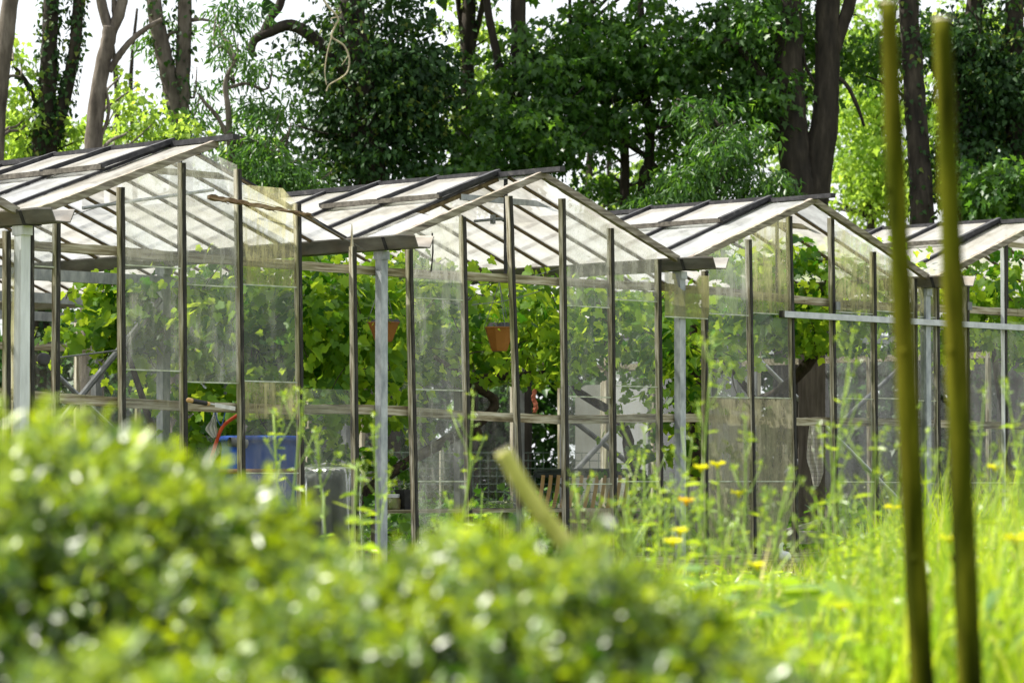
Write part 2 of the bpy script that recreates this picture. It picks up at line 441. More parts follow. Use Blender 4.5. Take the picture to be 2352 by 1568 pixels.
# --- front mullions: (top x, top y, foot x at y 1150, visible foot?)  measured on the photograph
MUL = [(18, 530, 18), (70, 508, 71), (133, 508, 129), (280, 430, 284), (420, 374, 426), (549, 388, 559),
       (686, 468, 694), (813, 566, 819), (942, 572, 955), (1065, 498, 1079), (1172, 450, 1197), (1294, 456, 1302),
       (1405, 524, 1412), (1514, 596, 1519), (1622, 622, 1622), (1722, 550, 1732), (1815, 496, 1828), (1911, 500, 1921),
       (2008, 578, 2014), (2102, 640, 2106), (2153, 660, 2158), (2221, 640, 2222), (2308, 570, 2312), (2388, 520, 2392), (2455, 560, 2460)]
MS = []
for (xt, yt, xb) in MUL:
    a, b = on_d(xt, yt), on_d(xb, 1150)
    sl_ = (b.x - a.x) / (b.z - a.z)
    MS.append((a, Vector((a.x + (0.02 - a.z) * sl_, 0, 0.02))))
def mul_s(i, z):
    a, b = MS[i]
    return a.x + (b.x - a.x) * (z - a.z) / (b.z - a.z)
for i, (a, b) in enumerate(MS):
    w = .036 if i not in (1, 21) else .05
    mb = MB()
    segs = 22
    off = Vector((0, .019, 0))
    mb.beam(b + off, a + off, .036, w, ref=(1, 0, 0), segs=segs, jit=.0022)
    if i == 7:      # splintered point above
        p = a + off
        mb.beam(p, p + Vector((-.004, 0, .16)), .022, .016, ref=(1, 0, 0), segs=4, jit=.002, taper=.15)
    o = mb.build('mullion', M['white_paint'] if i == 22 else M['wood_v'], GH)
    pb = MB()
    fo = Vector((w / 2 - .0125, -.0035, 0))
    pb.beam(b + fo, a + fo, .010, .026, ref=(1, 0, 0), segs=segs, jit=.0016)
    pb.build('putty_strip', M['putty'], o)

# --- front rails between the mullions
RAILU = [(0, 556), (80, 562), (280, 575), (420, 587), (700, 608), (950, 626), (1180, 638), (1300, 646), (1410, 652), (1520, 657), (1674, 668), (1864, 689), (2000, 700), (2230, 709), (2352, 717), (2460, 726)]
RAILM = [(0, 900), (85, 908), (270, 922), (420, 931), (560, 936), (690, 940), (818, 939), (950, 943), (1080, 953), (1195, 958), (1302, 963), (1412, 962), (1519, 959), (1622, 959), (1732, 963), (1828, 968), (1921, 967), (2110, 970), (2230, 974), (2352, 978), (2460, 982)]
def rail(pts, th, name, mat, d=.048):
    for (p, q) in zip(pts[:-1], pts[1:]):
        a, b = on_d(*p), on_d(*q)
        mb = MB(); mb.beam((a.x, d, a.z), (b.x, d, b.z), .045, th, segs=8, jit=.003)
        mb.build(name, mat, GH)
rail(RAILU, .062, 'upper_rail', M['wood_s'], .09)
rail(RAILM, .066, 'middle_rail', M['wood_s'], .09)
for (s0, s1) in ((-3.4, 3.1), (3.3, 6.3), (6.5, 9.5), (9.7, 16)):
    mb = MB(); mb.beam((s0, .02, .05), (s1, .02, .05), .09, .11, segs=16, jit=.004); mb.build('sill', M['wood_s'], GH)

# --- panes of the front wall
PANES = []
def pane(i, y0, y1, mat, cut=None, x_at=None, dd=0.0, j=None, lap=True):
    """pane between mullion i and j=i+1 from photo row y0 (None: follows the roof line) to y1 (None: sill)."""
    j = i + 1 if j is None else j
    xm = (MUL[i][0] + MUL[j][0]) / 2
    zb = .10 if y1 is None else on_d(xm, y1).z
    zt = None if y0 is None else on_d(xm, y0).z
    g = .012
    def s_at(k, z, sg): return mul_s(k, z) + sg * g
    pts = [(s_at(i, zb, 1), zb), (s_at(j, zb, -1), zb)]
    if zt is None:
        sa, sb = s_at(i, 2.6, 1), s_at(j, 2.6, -1)
        pts.append((sb, roof_z(sb) - .05))
        rid = round((sa - BAY / 2) / BAY) * BAY + BAY / 2
        if sa < rid < sb: pts.append((rid, roof_z(rid) - .07))
        pts.append((sa, roof_z(sa) - .05))
    else:
        pts += [(s_at(j, zt, -1), zt), (s_at(i, zt, 1), zt)]
    if cut: pts = cut(pts)
    mb = MB()
    d0 = .012 + dd
    n = len(pts)
    mb.add([(s, d0, z) for (s, z) in pts] + [(s, d0 + .004, z) for (s, z) in pts], [tuple(range(n))])
    mb.f = [tuple(range(n))]
    mb.m = [0]
    mb.v = mb.v[:n]
    mb.build('wall_pane', M[mat], GH)
    if y1 is not None and lap:      # glass lap: the pale cut edge with its moss line
        (sa, za), (sb, zb2) = pts[0], pts[1]
        eb = MB(); eb.beam((sa, d0, za), (sb, d0, zb2), .007, .009); 
        eb.build('glass_lap', M['lap'], GH)
M['lap'] = surf('glass_edge_with_moss', [(.3, (.22, .25, .14)), (.7, (.62, .66, .56))], (14, 14, 14), .4, bmp=0)
def stack(i, rows, mat, j=None):
    for k in range(len(rows) - 1):
        m = mat[k] if isinstance(mat, (list, tuple)) else mat
        pane(i, rows[k], rows[k + 1], m, dd=.003 * (k % 2), j=j)
stack(0, [None, 760, 960, None], 'g_moss', j=1) if False else None
pane(1, 512, 612, 'g_dust')
stack(3, [None, 612, 850, 1060, None], ['g_haze', 'g_dust', 'g_clean', 'g_clean'])
stack(4, [None, 656, 878], ['g_haze', 'g_dust'])
def topcut(p):
    (a, b, c, d) = p[0], p[1], p[2], p[3]
    sl0, sr0 = a[0], b[0]
    t1 = on_d(560, 424); t2 = on_d(652, 432); t3 = on_d(688, 470)
    return [a, b, (sr0, t3.z), (t2.x, t2.z), (sl0, t1.z)]
pane(5, 520, 656, 'g_moss', cut=lambda p: topcut(p))
stack(5, [656, 876], 'g_clean'); pane(5, 876, 962, 'g_moss', lap=False); pane(5, 963, 1086, 'g_clean'); pane(5, 1086, None, 'g_dust')
stack(6, [893, 1073, None], ['g_clean', 'g_clean'])
stack(8, [None, 686, 895, 1105, None], ['g_haze', 'g_dust', 'g_dust', 'g_dust'])
stack(11, [None, 704, 911, 1111], ['g_haze', 'g_clean', 'g_clean']); pane(11, 1111, 1166, 'g_clean', lap=False); pane(11, 1167, None, 'g_mosslow')
stack(12, [None, 690, 887, 1105, None], ['g_haze', 'g_clean', 'g_clean', 'g_clean'])
def notch(p):
    a, b, c, d = p
    zt = c[1]; sm = on_d(1561, 700).x
    return [a, (b[0] - .02, b[1]), (b[0], b[1] + .05), (c[0], zt + .10), (c[0] - .12, zt + .10), (sm + .08, zt - .01), (sm, zt - .03), (sm - .06, zt + .0), (sm - .1, zt + .10), (d[0], zt + .12)]
pane(13, 660, 730, 'g_olive', cut=notch, dd=-.055)
pane(13, 1103, None, 'g_dust')
stack(14, [None, 722, 912, 1105, None], ['g_haze', 'g_clean', 'g_mosslow', 'g_mosslow'])
def broken(p):
    a, b, c, d = p
    return [a, (b[0] - .20, b[1]), (b[0], b[1] + .42), c, d]
stack(15, [None, 720, 913, 1105], ['g_moss', 'g_clean', 'g_mosslow'])
pane(15, 1105, None, 'g_mosslow', cut=broken)
stack(17, [None, 718, 915, 1106, None], ['g_moss', 'g_clean', 'g_clean', 'g_dust'])
stack(18, [None, 716, 915, 1107, None], ['g_moss', 'g_clean', 'g_clean', 'g_dust'])
stack(19, [660, 728, 920, 1110, None], ['g_moss', 'g_dust', 'g_clean', 'g_dust'])
stack(21, [740, 1108, None], ['g_clean', 'g_dust'])
stack(22, [740, 1108, None], ['g_clean', 'g_dust'])
pane(0, 545, 960, 'g_moss', j=1)

# --- gable rafters
def rafter(bay, side, mat='wood_r', t0=0.0, t1=1.0, d=-.055, th=.05, name='gable_rafter'):
    a, b = slope_pt(bay, side, t0, d, -.01), slope_pt(bay, side, t1, d, -.01)
    mb = MB(); mb.beam(a, b, .045, th, segs=24, jit=.0028)
    mb.build(name, M[mat], GH)
for bay in range(-1, 5):
    rafter(bay, -1)
    if bay != 0: rafter(bay, 1)
# --- ridge caps and gutters
for bay in range(-1, 5):
    s = bay * BAY + BAY / 2
    mb = MB(); mb.beam((s, -.27, ZR + .018), (s, DEPTH, ZR + .018), .06, .036, segs=40, jit=.0015)
    o = mb.build('ridge_cap', M['bar_black'], GH)
GUT = [(-.10, .055), (-.10, .045), (-.062, -.04), (.062, -.04), (.10, .045), (.10, .055), (.092, .047), (.058, -.032), (-.058, -.032), (-.092, .047)]
def gutter(k):
    s = k * BAY; zc = 2.385
    mb = MB()
    ds = [-.44] + lin(-.30, DEPTH + .1, 30)
    n = len(GUT)
    vs = []
    for i, d in enumerate(ds):
        for (a, b) in GUT:
            if i == 0: a, b = a * .97 + .004, b * .95 - .006
            vs.append((s + a, d, zc + b + random.uniform(-.002, .002)))
    fs = []
    for i in range(len(ds) - 1):
        for q in range(n):
            fs.append((i * n + q, (i + 1) * n + q, (i + 1) * n + (q + 1) % n, i * n + (q + 1) % n))
    fs += [(0, 1, 2, 8, 9), (2, 3, 7, 8), (3, 4, 5, 6, 7)]
    mb.add(vs, fs)
    o = mb.build('gutter', M['gutter'], GH)
    jb = MB()
    for d in (-.12,):
        sg = [(s + a * 1.03, zc + b * 1.05 - .002) for (a, b) in GUT[1:5]]
        for (p, q) in zip(sg[:-1], sg[1:]):
            jb.beam((p[0], d, p[1]), (q[0], d, q[1]), .028, .005)
    jb.build('gutter_joint', M['bar_black'], o)
for k in range(-1, 6): gutter(k)

# --- roof: bars, panes, far sheets
DBAR = [.43 + .645 * k for k in range(15)]
DBAR2 = [.30 + .36 * k for k in range(27)]
def roof(bay, side):
    missing = {(1, -1): (0,), (0, 1): (0,)}.get((bay, side), ())
    bars = [d for d in (DBAR if side < 0 else DBAR2) if d < DEPTH - .1]
    dd = [-.03] + bars + [DEPTH]
    near, nb = (6, 4) if side < 0 else (9, 9)
    wb = .034 if side < 0 else .017
    mat = M['g_roof'] if (bay + side) % 2 else M['g_roof2']
    def sheet(name, a, b, m):
        mb = MB(); p = [slope_pt(bay, side, .01, a), slope_pt(bay, side, 1.0, a), slope_pt(bay, side, 1.0, b), slope_pt(bay, side, .01, b)]
        mb.add(p, [(0, 1, 2, 3)] if side < 0 else [(3, 2, 1, 0)])
        mb.build(name, m, GH)
    for k in range(near):
        if k in missing: continue
        sheet('roof_pane', dd[k] + .005, dd[k + 1] - .005, M['g_roof2'] if random.random() < .3 else mat)
    if (bay, side) == (1, -1):      # broken glass left in the first gap
        a, b = dd[0], dd[1]
        mb = MB(); mb.add([slope_pt(bay, side, .56, b), slope_pt(bay, side, .70, a), slope_pt(bay, side, 1.0, a), slope_pt(bay, side, 1.0, b)], [(0, 1, 2, 3)])
        mb.build('broken_roof_pane', M['g_haze'], GH)
    sheet('far_roof_glass', dd[near], dd[-1], mat)
    rest = MB()
    for k, d in enumerate(bars):
        for (up, th, mt) in (((.014, .020, 0), (-.018, .030, 1)) if side < 0 else ((.008, .012, 0), (-.010, .018, 1))):
            tgt = MB() if k < nb else rest
            tgt.beam(slope_pt(bay, side, 0.0, d, up), slope_pt(bay, side, 1.0, d, up), wb, th, segs=14 if k < nb else 1, jit=.0012 if k < nb else 0, mi=mt)
            if k < nb:
                tgt.m = [0] * len(tgt.f)
                tgt.build('roof_bar' if mt == 0 else 'roof_bar_underside', M['bar_black'] if mt == 0 else M['bar_brown'], GH)
    tag(rest.build('far_roof_bars', [M['bar_black'], M['bar_brown']], GH), kind='stuff')
for bay in range(-1, 5):
    for side in (-1, 1): roof(bay, side)

# --- roof vents near the front of each left slope
def vent(bay, k0, k1, lift=.012, tl=.39):
    a, b = DBAR[k0] - .02, DBAR[k1] + .02
    def q(t, d): return slope_pt(bay, -1, t, d, .03 + lift * t / tl)
    mid = (a + b) / 2
    fr = MB()
    fr.beam(q(tl, a), q(tl, b), .035, .036, ref=(0, 0, 1), segs=16, jit=.002)
    v = fr.build('roof_vent', M['vent_edge'], GH)
    for (d, w) in ((a, .046), (mid, .034), (b, .034)):
        mb = MB(); mb.beam(q(-.01, d) + Vector((0, 0, .012)), q(tl + .01, d) + Vector((0, 0, .012)), w, .034, segs=12, jit=.0015); mb.build('vent_bar', M['bar_black'], v)
    mb = MB(); mb.beam(q(.0, a) + Vector((0, 0, .006)), q(.0, b) + Vector((0, 0, .006)), .05, .03, segs=10, jit=.001); mb.build('vent_hinge_bar', M['bar_black'], v)
    for (d0, d1) in ((a, mid), (mid, b)):
        mb = MB(); mb.add([q(.02, d0 + .02), q(tl - .01, d0 + .02), q(tl - .01, d1 - .02), q(.02, d1 - .02)], [(0, 1, 2, 3)]); mb.build('vent_pane', M['g_roof2'], v)
vent(-1, 0, 2); vent(0, 0, 2); vent(1, 0, 2); vent(2, 0, 2); vent(3, 0, 2)

# --- steel posts under the gutters and lattice beams across
def post(s, d, w=.075, z1=2.35, mat='steel'):
    mb = MB(); mb.beam((s, d, 0), (s, d, z1), w, w, ref=(1, 0, 0), segs=1); mb.beam((s, d, z1 - .06), (s, d, z1), w * 1.5, w * 1.1, ref=(1, 0, 0))
    return mb.build('steel_post', M[mat], GH)
for k in range(-1, 6):
    sx = on_d(46, 700).x if k == 0 else on_d(876, 900, .02).x if k == 1 else on_d(1562, 900, .02).x if k == 2 else k * BAY
    post(sx, .02 if k else -.02, .064 if k else .075, 2.34, 'white_paint' if k == 0 else 'steel')
    for d in (2.46, 4.92, 7.38): post(k * BAY, d, .075, 2.34, 'steel' if k == 1 else 'steel_dark')
for j, d in enumerate((2.46, 4.92, 7.38)):
    for k in range(-1, 5):
        s0, s1 = k * BAY + .04, (k + 1) * BAY - .04
        mb = MB(); mb.beam((s0, d, 2.225), (s1, d, 2.225), .04, .085); mb.build('cross_beam', M['steel'], GH)
# gable tie bars
for bay in range(-1, 5):
    s = bay * BAY + BAY / 2; z = ZR - .155
    h = .155 / (ZR - ZE) * BAY / 2
    mb = MB(); mb.beam((s - h * .9, .42, z - .02), (s + h * 1.35, .42, z - .02), .02, .045); mb.build('tie_bar', M['steel'] if bay == 1 else M['wood_s'], GH)
    mb = MB(); mb.beam((s, .33, 2.24), (s, .33, ZR - .02), .022, .022, ref=(1, 0, 0)); mb.build('hanger_strap', M['bar_black'], GH)

# --- braces
def brace(p, q, w=.04, mat='steel_dark', name='brace'):
    mb = MB(); mb.tube([p, q], w / 2, 8); mb.build(name, M[mat], GH)
brace(on_d(368, 688, 2.40), on_d(140, 965, 2.40), .05, 'steel_dark')
brace(on_d(1740, 822, 4.5), on_d(2062, 1145, 4.5), .045, 'alu')
brace(on_d(2110, 805, 5.2), on_d(1800, 1090, 5.2), .05, 'steel_dark')
brace(on_d(1420, 975, 5.0), on_d(1290, 1115, 5.0), .055, 'steel_dark')
brace(on_d(1310, 960, 5.3), on_d(1440, 1060, 5.3), .055, 'steel_dark')
brace(on_d(130, 860, 7.2), on_d(260, 985, 7.2), .05, 'steel')
brace(on_d(390, 815, 7.2), on_d(560, 985, 7.2), .05, 'steel')

# --- back wall and right-hand side wall
def far_wall(P, n, L):
    for i in range(n + 1):
        u = L * i / n
        mb = MB(); mb.beam(P(u, .0), P(u, 2.42), .045, .05, ref=(1, 0, 0), segs=6, jit=.002); mb.build('wall_mullion', M['wood_v'], GH)
    for z in (.08, 2.06):
        mb = MB(); mb.beam(P(0, z), P(L, z), .05, .07, segs=20, jit=.003); mb.build('wall_rail', M['wood_s'], GH)
    for i in range(n):
        if (i * 7) % 5 == 1: continue
        u0, u1 = L * i / n + .03, L * (i + 1) / n - .03
        mb = MB(); mb.add([P(u0, .12), P(u1, .12), P(u1, 2.13), P(u0, 2.13)], [(0, 1, 2, 3)]); mb.build('far_wall_pane', M['g_far'], GH)
far_wall(lambda u, z: Vector((u, DEPTH - .05, z)), 20, 16.0)
far_wall(lambda u, z: Vector((16.0, u, z)), 12, DEPTH)
# --- steel tube fixed across the front of the right bays
a, b = on_d(1795, 721, -.03), on_d(2460, 759, -.03)
mb = MB(); mb.beam(a, b, .045, .050, segs=1); o = mb.build('door_track', M['alu'], GH)
mb = MB(); mb.beam(a + Vector((-.002, 0, 0)), a + Vector((.012, 0, 0)), .050, .055); mb.build('track_end', M['putty'], o)
for x in (1925, 2228):
    p = on_d(x, 712, -.03); mb = MB(); mb.beam(p, p + Vector((0, .0, .07)), .012, .05, ref=(1, 0, 0)); mb.build('track_bracket', M['steel_dark'], o)
# loose strips and wires on the frame
mb = MB(); p, q = on_d(993, 535, -.08), on_d(990, 624, -.08); mb.tube(smooth_path([p, p.lerp(q, .5) + Vector((.012, 0, 0)), q], 4), .006, 6, jit=.2); mb.build('loose_strip', M['putty'], GH)
for (p, q, sag) in (((150, 500), (290, 455), .0), ((560, 455), (720, 495), .0), ((700, 490), (840, 575), .01), ((1620, 700), (1722, 722), .03), ((1100, 655), (1300, 612), .02), ((1085, 700), (1240, 668), .02)):
    a, b = on_d(*p, .1), on_d(*q, .1)
    mb = MB(); mb.tube(smooth_path([a, a.lerp(b, .5) - Vector((0, 0, sag)), b], 5), .003, 5); mb.build('wire', M['steel_dark'], GH)
a, b = on_d(190, 478, .5), on_d(490, 436, .5)
mb = MB(); mb.tube([a, b], .012, 8); mb.build('vent_rod', M['steel'], GH)
a, b = on_d(1090, 508, .5), on_d(1150, 502, .5)
mb = MB(); mb.tube([a, a.lerp(b, .8), b], .011, 8); mb.box(a.lerp(b, .7), .03, .03, .07); mb.tube([b - Vector((.05, 0, .01)), b + Vector((.1, 0, 0))], .011, 8); mb.build('vent_rod', M['steel_dark'], GH)

o = MB(); o.add([wld(.0 - 3.2, .10, .012), wld(16, .10, .012), wld(16, DEPTH, .012), wld(-3.2, DEPTH, .012)], [(0, 1, 2, 3)])
tag(o.build('earth_floor', surf('dark_trodden_earth', [(.3, (.022, .018, .012)), (.6, (.06, .05, .034)), (.75, (.12, .10, .07))], (5, 5, 5), .95, bmp=.8, bdist=.02)), kind='structure')

# ------------------------------------------------------------------ things in and on the greenhouse
def ang_pt(x, y, Y): return at(x, y, Y)
# blue barrel
c = at(597, 1107, 23.45); c.z = 0
br = thing('barrel', c, 'blue plastic water barrel with a flared rim standing behind the dirty left panes', 'barrel', .3)
M['blue'] = surf('blue_plastic', [(.3, (.001, .036, .20)), (.7, (.003, .066, .34))], (5, 5, 2), .5, bmp=.02, spec=.2)
mb = MB(); mb.lathe([(0, 0), (.27, 0), (.285, .03), (.29, .3), (.295, .33), (.29, .36), (.29, .68), (.298, .71), (.285, .76), (.275, .93), (.278, .965), (.297, .975), (.300, .985), (.297, 1.0), (.285, 1.012), (.27, .99), (.262, .93), (0, .90)], n=48); mb.build('body', M['blue'], br, True)
M['rust'] = surf('rusty_strap', [(.3, (.10, .05, .03)), (.7, (.38, .22, .13))], (14, 14, 14), .8, bmp=.3)
mb = MB(); mb.lathe([(.2995, .74), (.302, .742), (.302, .772), (.2995, .775)], n=48); mb.build('strap', M['rust'], br, True)
mb = MB()
p0 = at(527, 1014, 23.05) - c; p1 = at(566, 1019, 23.12) - c
rot = Matrix.Rotation(-.3, 3, 'Z')
p0, p1 = rot @ p0, rot @ p1
mb.tube([p0, p1], .032, 20, cap=False); mb.tube([p0 + (p1 - p0) * .01, p1], .026, 20, cap=False); mb.build('drain_pipe', M['steel_dark'], br, True)
# red-orange bent tube
M['red_tube'] = surf('red_rubber_tube', [(.3, (.52, .06, .02)), (.7, (.70, .12, .04))], (7, 7, 7), .5, bmp=0)
p = [at(*q) for q in ((556, 947, 22.9), (532, 962, 22.9), (513, 978, 22.9), (502, 1000, 22.9), (489, 1040, 22.95), (474, 1085, 23.0), (455, 1145, 23.1))]
mb = MB(); mb.tube(smooth_path(p, 6), .0125, 12); o = tag(mb.build('bent_tube', M['red_tube'], None, True), 'orange-red bent tube rising beside the blue barrel', 'tube')
# chisel on the rail
tl = thing('wood_chisel', at(485, 925, 21.95), 'chisel with black and tan handle lying on the middle rail', 'chisel')
def seg(t): return at(430 + (540 - 430) * t, 918 + (938 - 918) * t, 21.95 + .3 * t) - Vector(tl.location)
M['tan_wood'] = surf('varnished_handle_wood', [(.3, (.42, .24, .09)), (.7, (.62, .40, .18))], (30, 30, 30), .5, bmp=0)
M['black_rubber'] = surf('black_rubber', [(.3, (.012, .012, .013)), (.7, (.035, .035, .037))], (20, 20, 20), .55, bmp=.1)
M['blade'] = surf('scuffed_blade', [(.3, (.40, .40, .39)), (.7, (.65, .65, .64))], (20, 20, 20), .35, metal=.6, bmp=.1)
mb = MB(); mb.tube([seg(.0), seg(.02), seg(.10)], [.012, .017, .017], 14); mb.tube([seg(.40), seg(.46)], [.015, .013], 14); mb.build('handle', M['tan_wood'], tl, True)
mb = MB(); mb.tube([seg(.10), seg(.25), seg(.40)], [.018, .0165, .015], 14); mb.build('grip', M['black_rubber'], tl, True)
mb = MB(); mb.tube([seg(.46), seg(.58)], [.007, .006], 8); mb.beam(seg(.58), seg(1.0), .004, .028, segs=4); mb.build('blade', M['blade'], tl)
# white string bundle
M['white_cloth'] = surf('white_plastic_film', [(.3, (.55, .56, .56)), (.7, (.80, .81, .80))], (9, 9, 9), .4, bmp=.5, bdist=.01)
def cloth_strip(name, pts, widths, mat, parent=None, folds=3, amp=.02, n=22, seed=1, normal=(0, -1, 0)):
    rr = random.Random(seed); vs, fs = [], []
    P = smooth_path(pts, 6); W = np.interp(np.linspace(0, 1, len(P)), np.linspace(0, 1, len(widths)), widths)
    nv = Vector(normal)
    ph = rr.random() * 6
    for i, p in enumerate(P):
        t = (P[min(i + 1, len(P) - 1)] - P[max(i - 1, 0)]).normalized()
        sd = t.cross(nv).normalized()
        for k in range(n):
            u = k / (n - 1) - .5
            wob = math.sin(u * folds * 6.28 + ph + .25 * i) * amp * (.5 + .5 * W[i] / max(W)) + rr.uniform(-.002, .002)
            vs.append(p + sd * (u * W[i]) + nv * wob)
    for i in range(len(P) - 1):
        for k in range(n - 1):
            fs.append((i * n + k, i * n + k + 1, (i + 1) * n + k + 1, (i + 1) * n + k))
    mb = MB(); mb.add(vs, fs); return mb.build(name, mat, parent, True)
o = cloth_strip('plastic_bag', [at(495, 938, 22.9), at(494, 955, 22.9), at(490, 970, 22.9), at(487, 985, 22.9), at(494, 1004, 22.9)], [.02, .035, .045, .09, .03], M['white_cloth'], None, 3, .02, 18, 3)
tag(o, 'crumpled white plastic bag hanging under the rail by the barrel', 'bag')
mb = MB(); M['blue_cord'] = surf('blue_cord', [(.3, (.03, .08, .30)), (.7, (.06, .15, .45))], (9, 9, 9), .7, bmp=0)
mb.tube(smooth_path([at(492, 940, 22.86), at(500, 965, 22.86), at(510, 975, 22.86), at(520, 930, 22.86)], 6), .004, 6); tag(mb.build('cord', M['blue_cord']), 'thin blue cord tied round the rail above the white bag', 'cord')
# plastic-wrapped stack
M['film'] = glassmat('clear_plastic_film', .07, .12, (.55, .60, .56), (.42, .46, .43), scale3=(7, 7, 2), fine=.03, gloss=.6)
M['dark_cover'] = surf('dark_grey_cover', [(.3, (.014, .022, .018)), (.7, (.055, .07, .06))], (5, 5, 2), .5, bmp=.2)
c = at(755, 1107, 24.0); c.z = 0
st = thing('wrapped_stack', c, 'upright stack draped in clear creased plastic film between barrel and steel post', 'covered stack', -.4)
def drape(scale, z1, folds, amp, seed, z0=.0):
    rr = random.Random(seed); n = 72; prof = [(z1 + .015, .1), (z1, .55), (z1 - .02, .93), (z1 - .07, 1.0), (z1 * .66, 1.03), (z1 * .4, 1.07), (z0, 1.14)]
    vs, fs = [], []
    ph = [rr.uniform(0, 6.28) for _ in range(3)]
    for i, (z, k) in enumerate(prof):
        for q in range(n):
            an = 2 * math.pi * q / n
            sq = 1 / max(abs(math.cos(an)), abs(math.sin(an))) * .86 + .14
            fo = amp * min(1, max(0, (z1 - z) / z1) * 1.4) * (math.sin(an * folds + ph[0]) + .6 * math.sin(an * folds * 1.7 + ph[1]))
            r = scale * k * sq * .5 + fo * (1 if i > 2 else 0)
            vs.append((r * math.cos(an), r * math.sin(an) * .8, z + (rr.uniform(-.012, .012) if i < 4 else 0)))
    for i in range(len(prof) - 1):
        for q in range(n): fs.append((i * n + q, i * n + (q + 1) % n, (i + 1) * n + (q + 1) % n, (i + 1) * n + q))
    mb = MB(); mb.add(vs, fs); return mb
drape(.36, .76, 9, .012, 4).build('stack_cover', M['dark_cover'], st, True)
drape(.42, .80, 11, .022, 9).build('plastic_film', M['film'], st, True)
# hanging planters
M['terra'] = surf('orange_brown_plastic', [(.3, (.22, .085, .016)), (.7, (.33, .135, .028))], (4, 4, 4), .45, bmp=.02, spec=.4)
M['dark_liner'] = surf('dark_grey_liner', [(.3, (.03, .03, .033)), (.7, (.075, .075, .08))], (9, 9, 9), .6, bmp=.1)
def planter(x, y0, y1, Y, wpx, label):
    k = Y / F_PX
    top, bot = at(x, y0, Y), at(x, y1, Y)
    h = top.z - bot.z; r = wpx * k / 2
    t = thing('hanging_planter', bot, label, 'planter', .5, 'orange planters hanging in the vines')
    mb = MB(); mb.lathe([(0, 0), (r * .52, 0), (r * .60, h * .12), (r * .98, h * .93), (r * 1.03, h * .95), (r * 1.03, h), (r * .95, h), (r * .90, h * .9), (0, h * .86)], n=8); mb.build('bowl', M['terra'], t)
    mb = MB(); mb.lathe([(r * .9, h * .9), (r * .97, h * 1.0), (r * .84, h * 1.17), (r * .74, h * 1.18), (r * .5, h * 1.05), (0, h * 1.0)], c=(r * .1, 0, 0), n=8); mb.build('liner', M['dark_liner'], t)
    mb = MB()
    for q in range(3):
        an = q * 2.094 + .4
        mb.tube([(r * math.cos(an), r * math.sin(an), h), (0, 0, h + .34)], .003, 5)
    mb.tube([(0, 0, h + .34), (0, 0, 2.25 - bot.z)], .003, 5)
    mb.build('hanger_wire', M['steel_dark'], t)
    rg = np.random.default_rng(int(x)); n = 34
    an = rg.random(n) * 6.283; rr = r * rg.uniform(.3, 1.12, n)
    q = np.stack([np.cos(an) * rr, np.sin(an) * rr, h * (1.05 + .35 * rg.random(n)) - np.clip(rr / r - .95, 0, 1) * h * 3 * rg.random(n)], 1)
    leaf_cloud('foliage', q, np.stack([np.cos(an), np.sin(an), rg.uniform(-.9, .5, n)], 1), unit(n, .6), rg.uniform(.03, .06, n), 'ivy', M['vine'], t)
planter(881, 740, 785, 23.95, 76, 'orange-brown planter hanging in the vines behind the galvanised post')
planter(1147, 751, 806, 24.85, 70, 'orange-brown planter hanging in the open bay with a vine tendril across it')
# slatted folding bench
bc = at(1357, 1107, 26.8); bc.z = 0
bn = thing('folding_bench', bc, 'folding bench with tan slats on a dark round-cornered metal frame', 'bench', .12)
kx = 26.8 / F_PX
W = 268 * kx; zt = .68 + (1107 - 1081) * kx; zb = .68 - (1178 - 1107) * kx
M['tan_slat'] = surf('tan_slat', [(.3, (.36, .21, .085)), (.7, (.50, .32, .14))], (9, 9, 9), .6, bmp=.1)
M['dark_metal'] = surf('dark_green_metal', [(.3, (.012, .017, .016)), (.7, (.035, .045, .042))], (9, 9, 9), .45, metal=.3, bmp=0)
path = [(-W / 2, .0, zb - .15), (-W / 2, .02, zt - .12), (-W / 2 + .03, .05, zt - .03), (-W / 2 + .10, .06, zt), (W / 2 - .10, .06, zt), (W / 2 - .03, .05, zt - .03), (W / 2, .02, zt - .12), (W / 2, .0, zb - .15)]
mb = MB(); mb.tube(smooth_path(path, 4), .016, 10); mb.beam((-W / 2 + .04, .055, zt - .03), (W / 2 - .04, .055, zt - .03), .012, .05); mb.tube([(-W / 2, .0, zb - .05), (W / 2, .0, zb - .05)], .012, 8)
mb.build('back_frame', M['dark_metal'], bn)
for q in range(13):
    x0 = -W / 2 + .09 + q * (W - .16) / 12.5
    mb = MB(); pts = [(x0, .035, zt - .035), (x0 - .015, .02, zt - .15), (x0 - .055, -.03, zb + .02), (x0 - .08, -.10, zb - .10)]
    P_ = smooth_path(pts, 3)
    for a, b in zip(P_[:-1], P_[1:]): mb.beam(a, b, .030, .010, ref=(0, 1, .2))
    mb.build('slat', M['tan_slat'], bn)
for sx in (-1, 1):
    for dy in (-.28, .12):
        mb = MB(); mb.tube([(sx * W / 2 * .96, dy, 0), (sx * W / 2 * .96, dy * .4, zb - .02)], .013, 8); mb.build('leg', M['dark_metal'], bn)
mb = MB(); mb.beam((-W / 2, -.22, zb - .06), (W / 2, -.22, zb - .06), .34, .025); mb.build('seat', M['tan_slat'], bn)
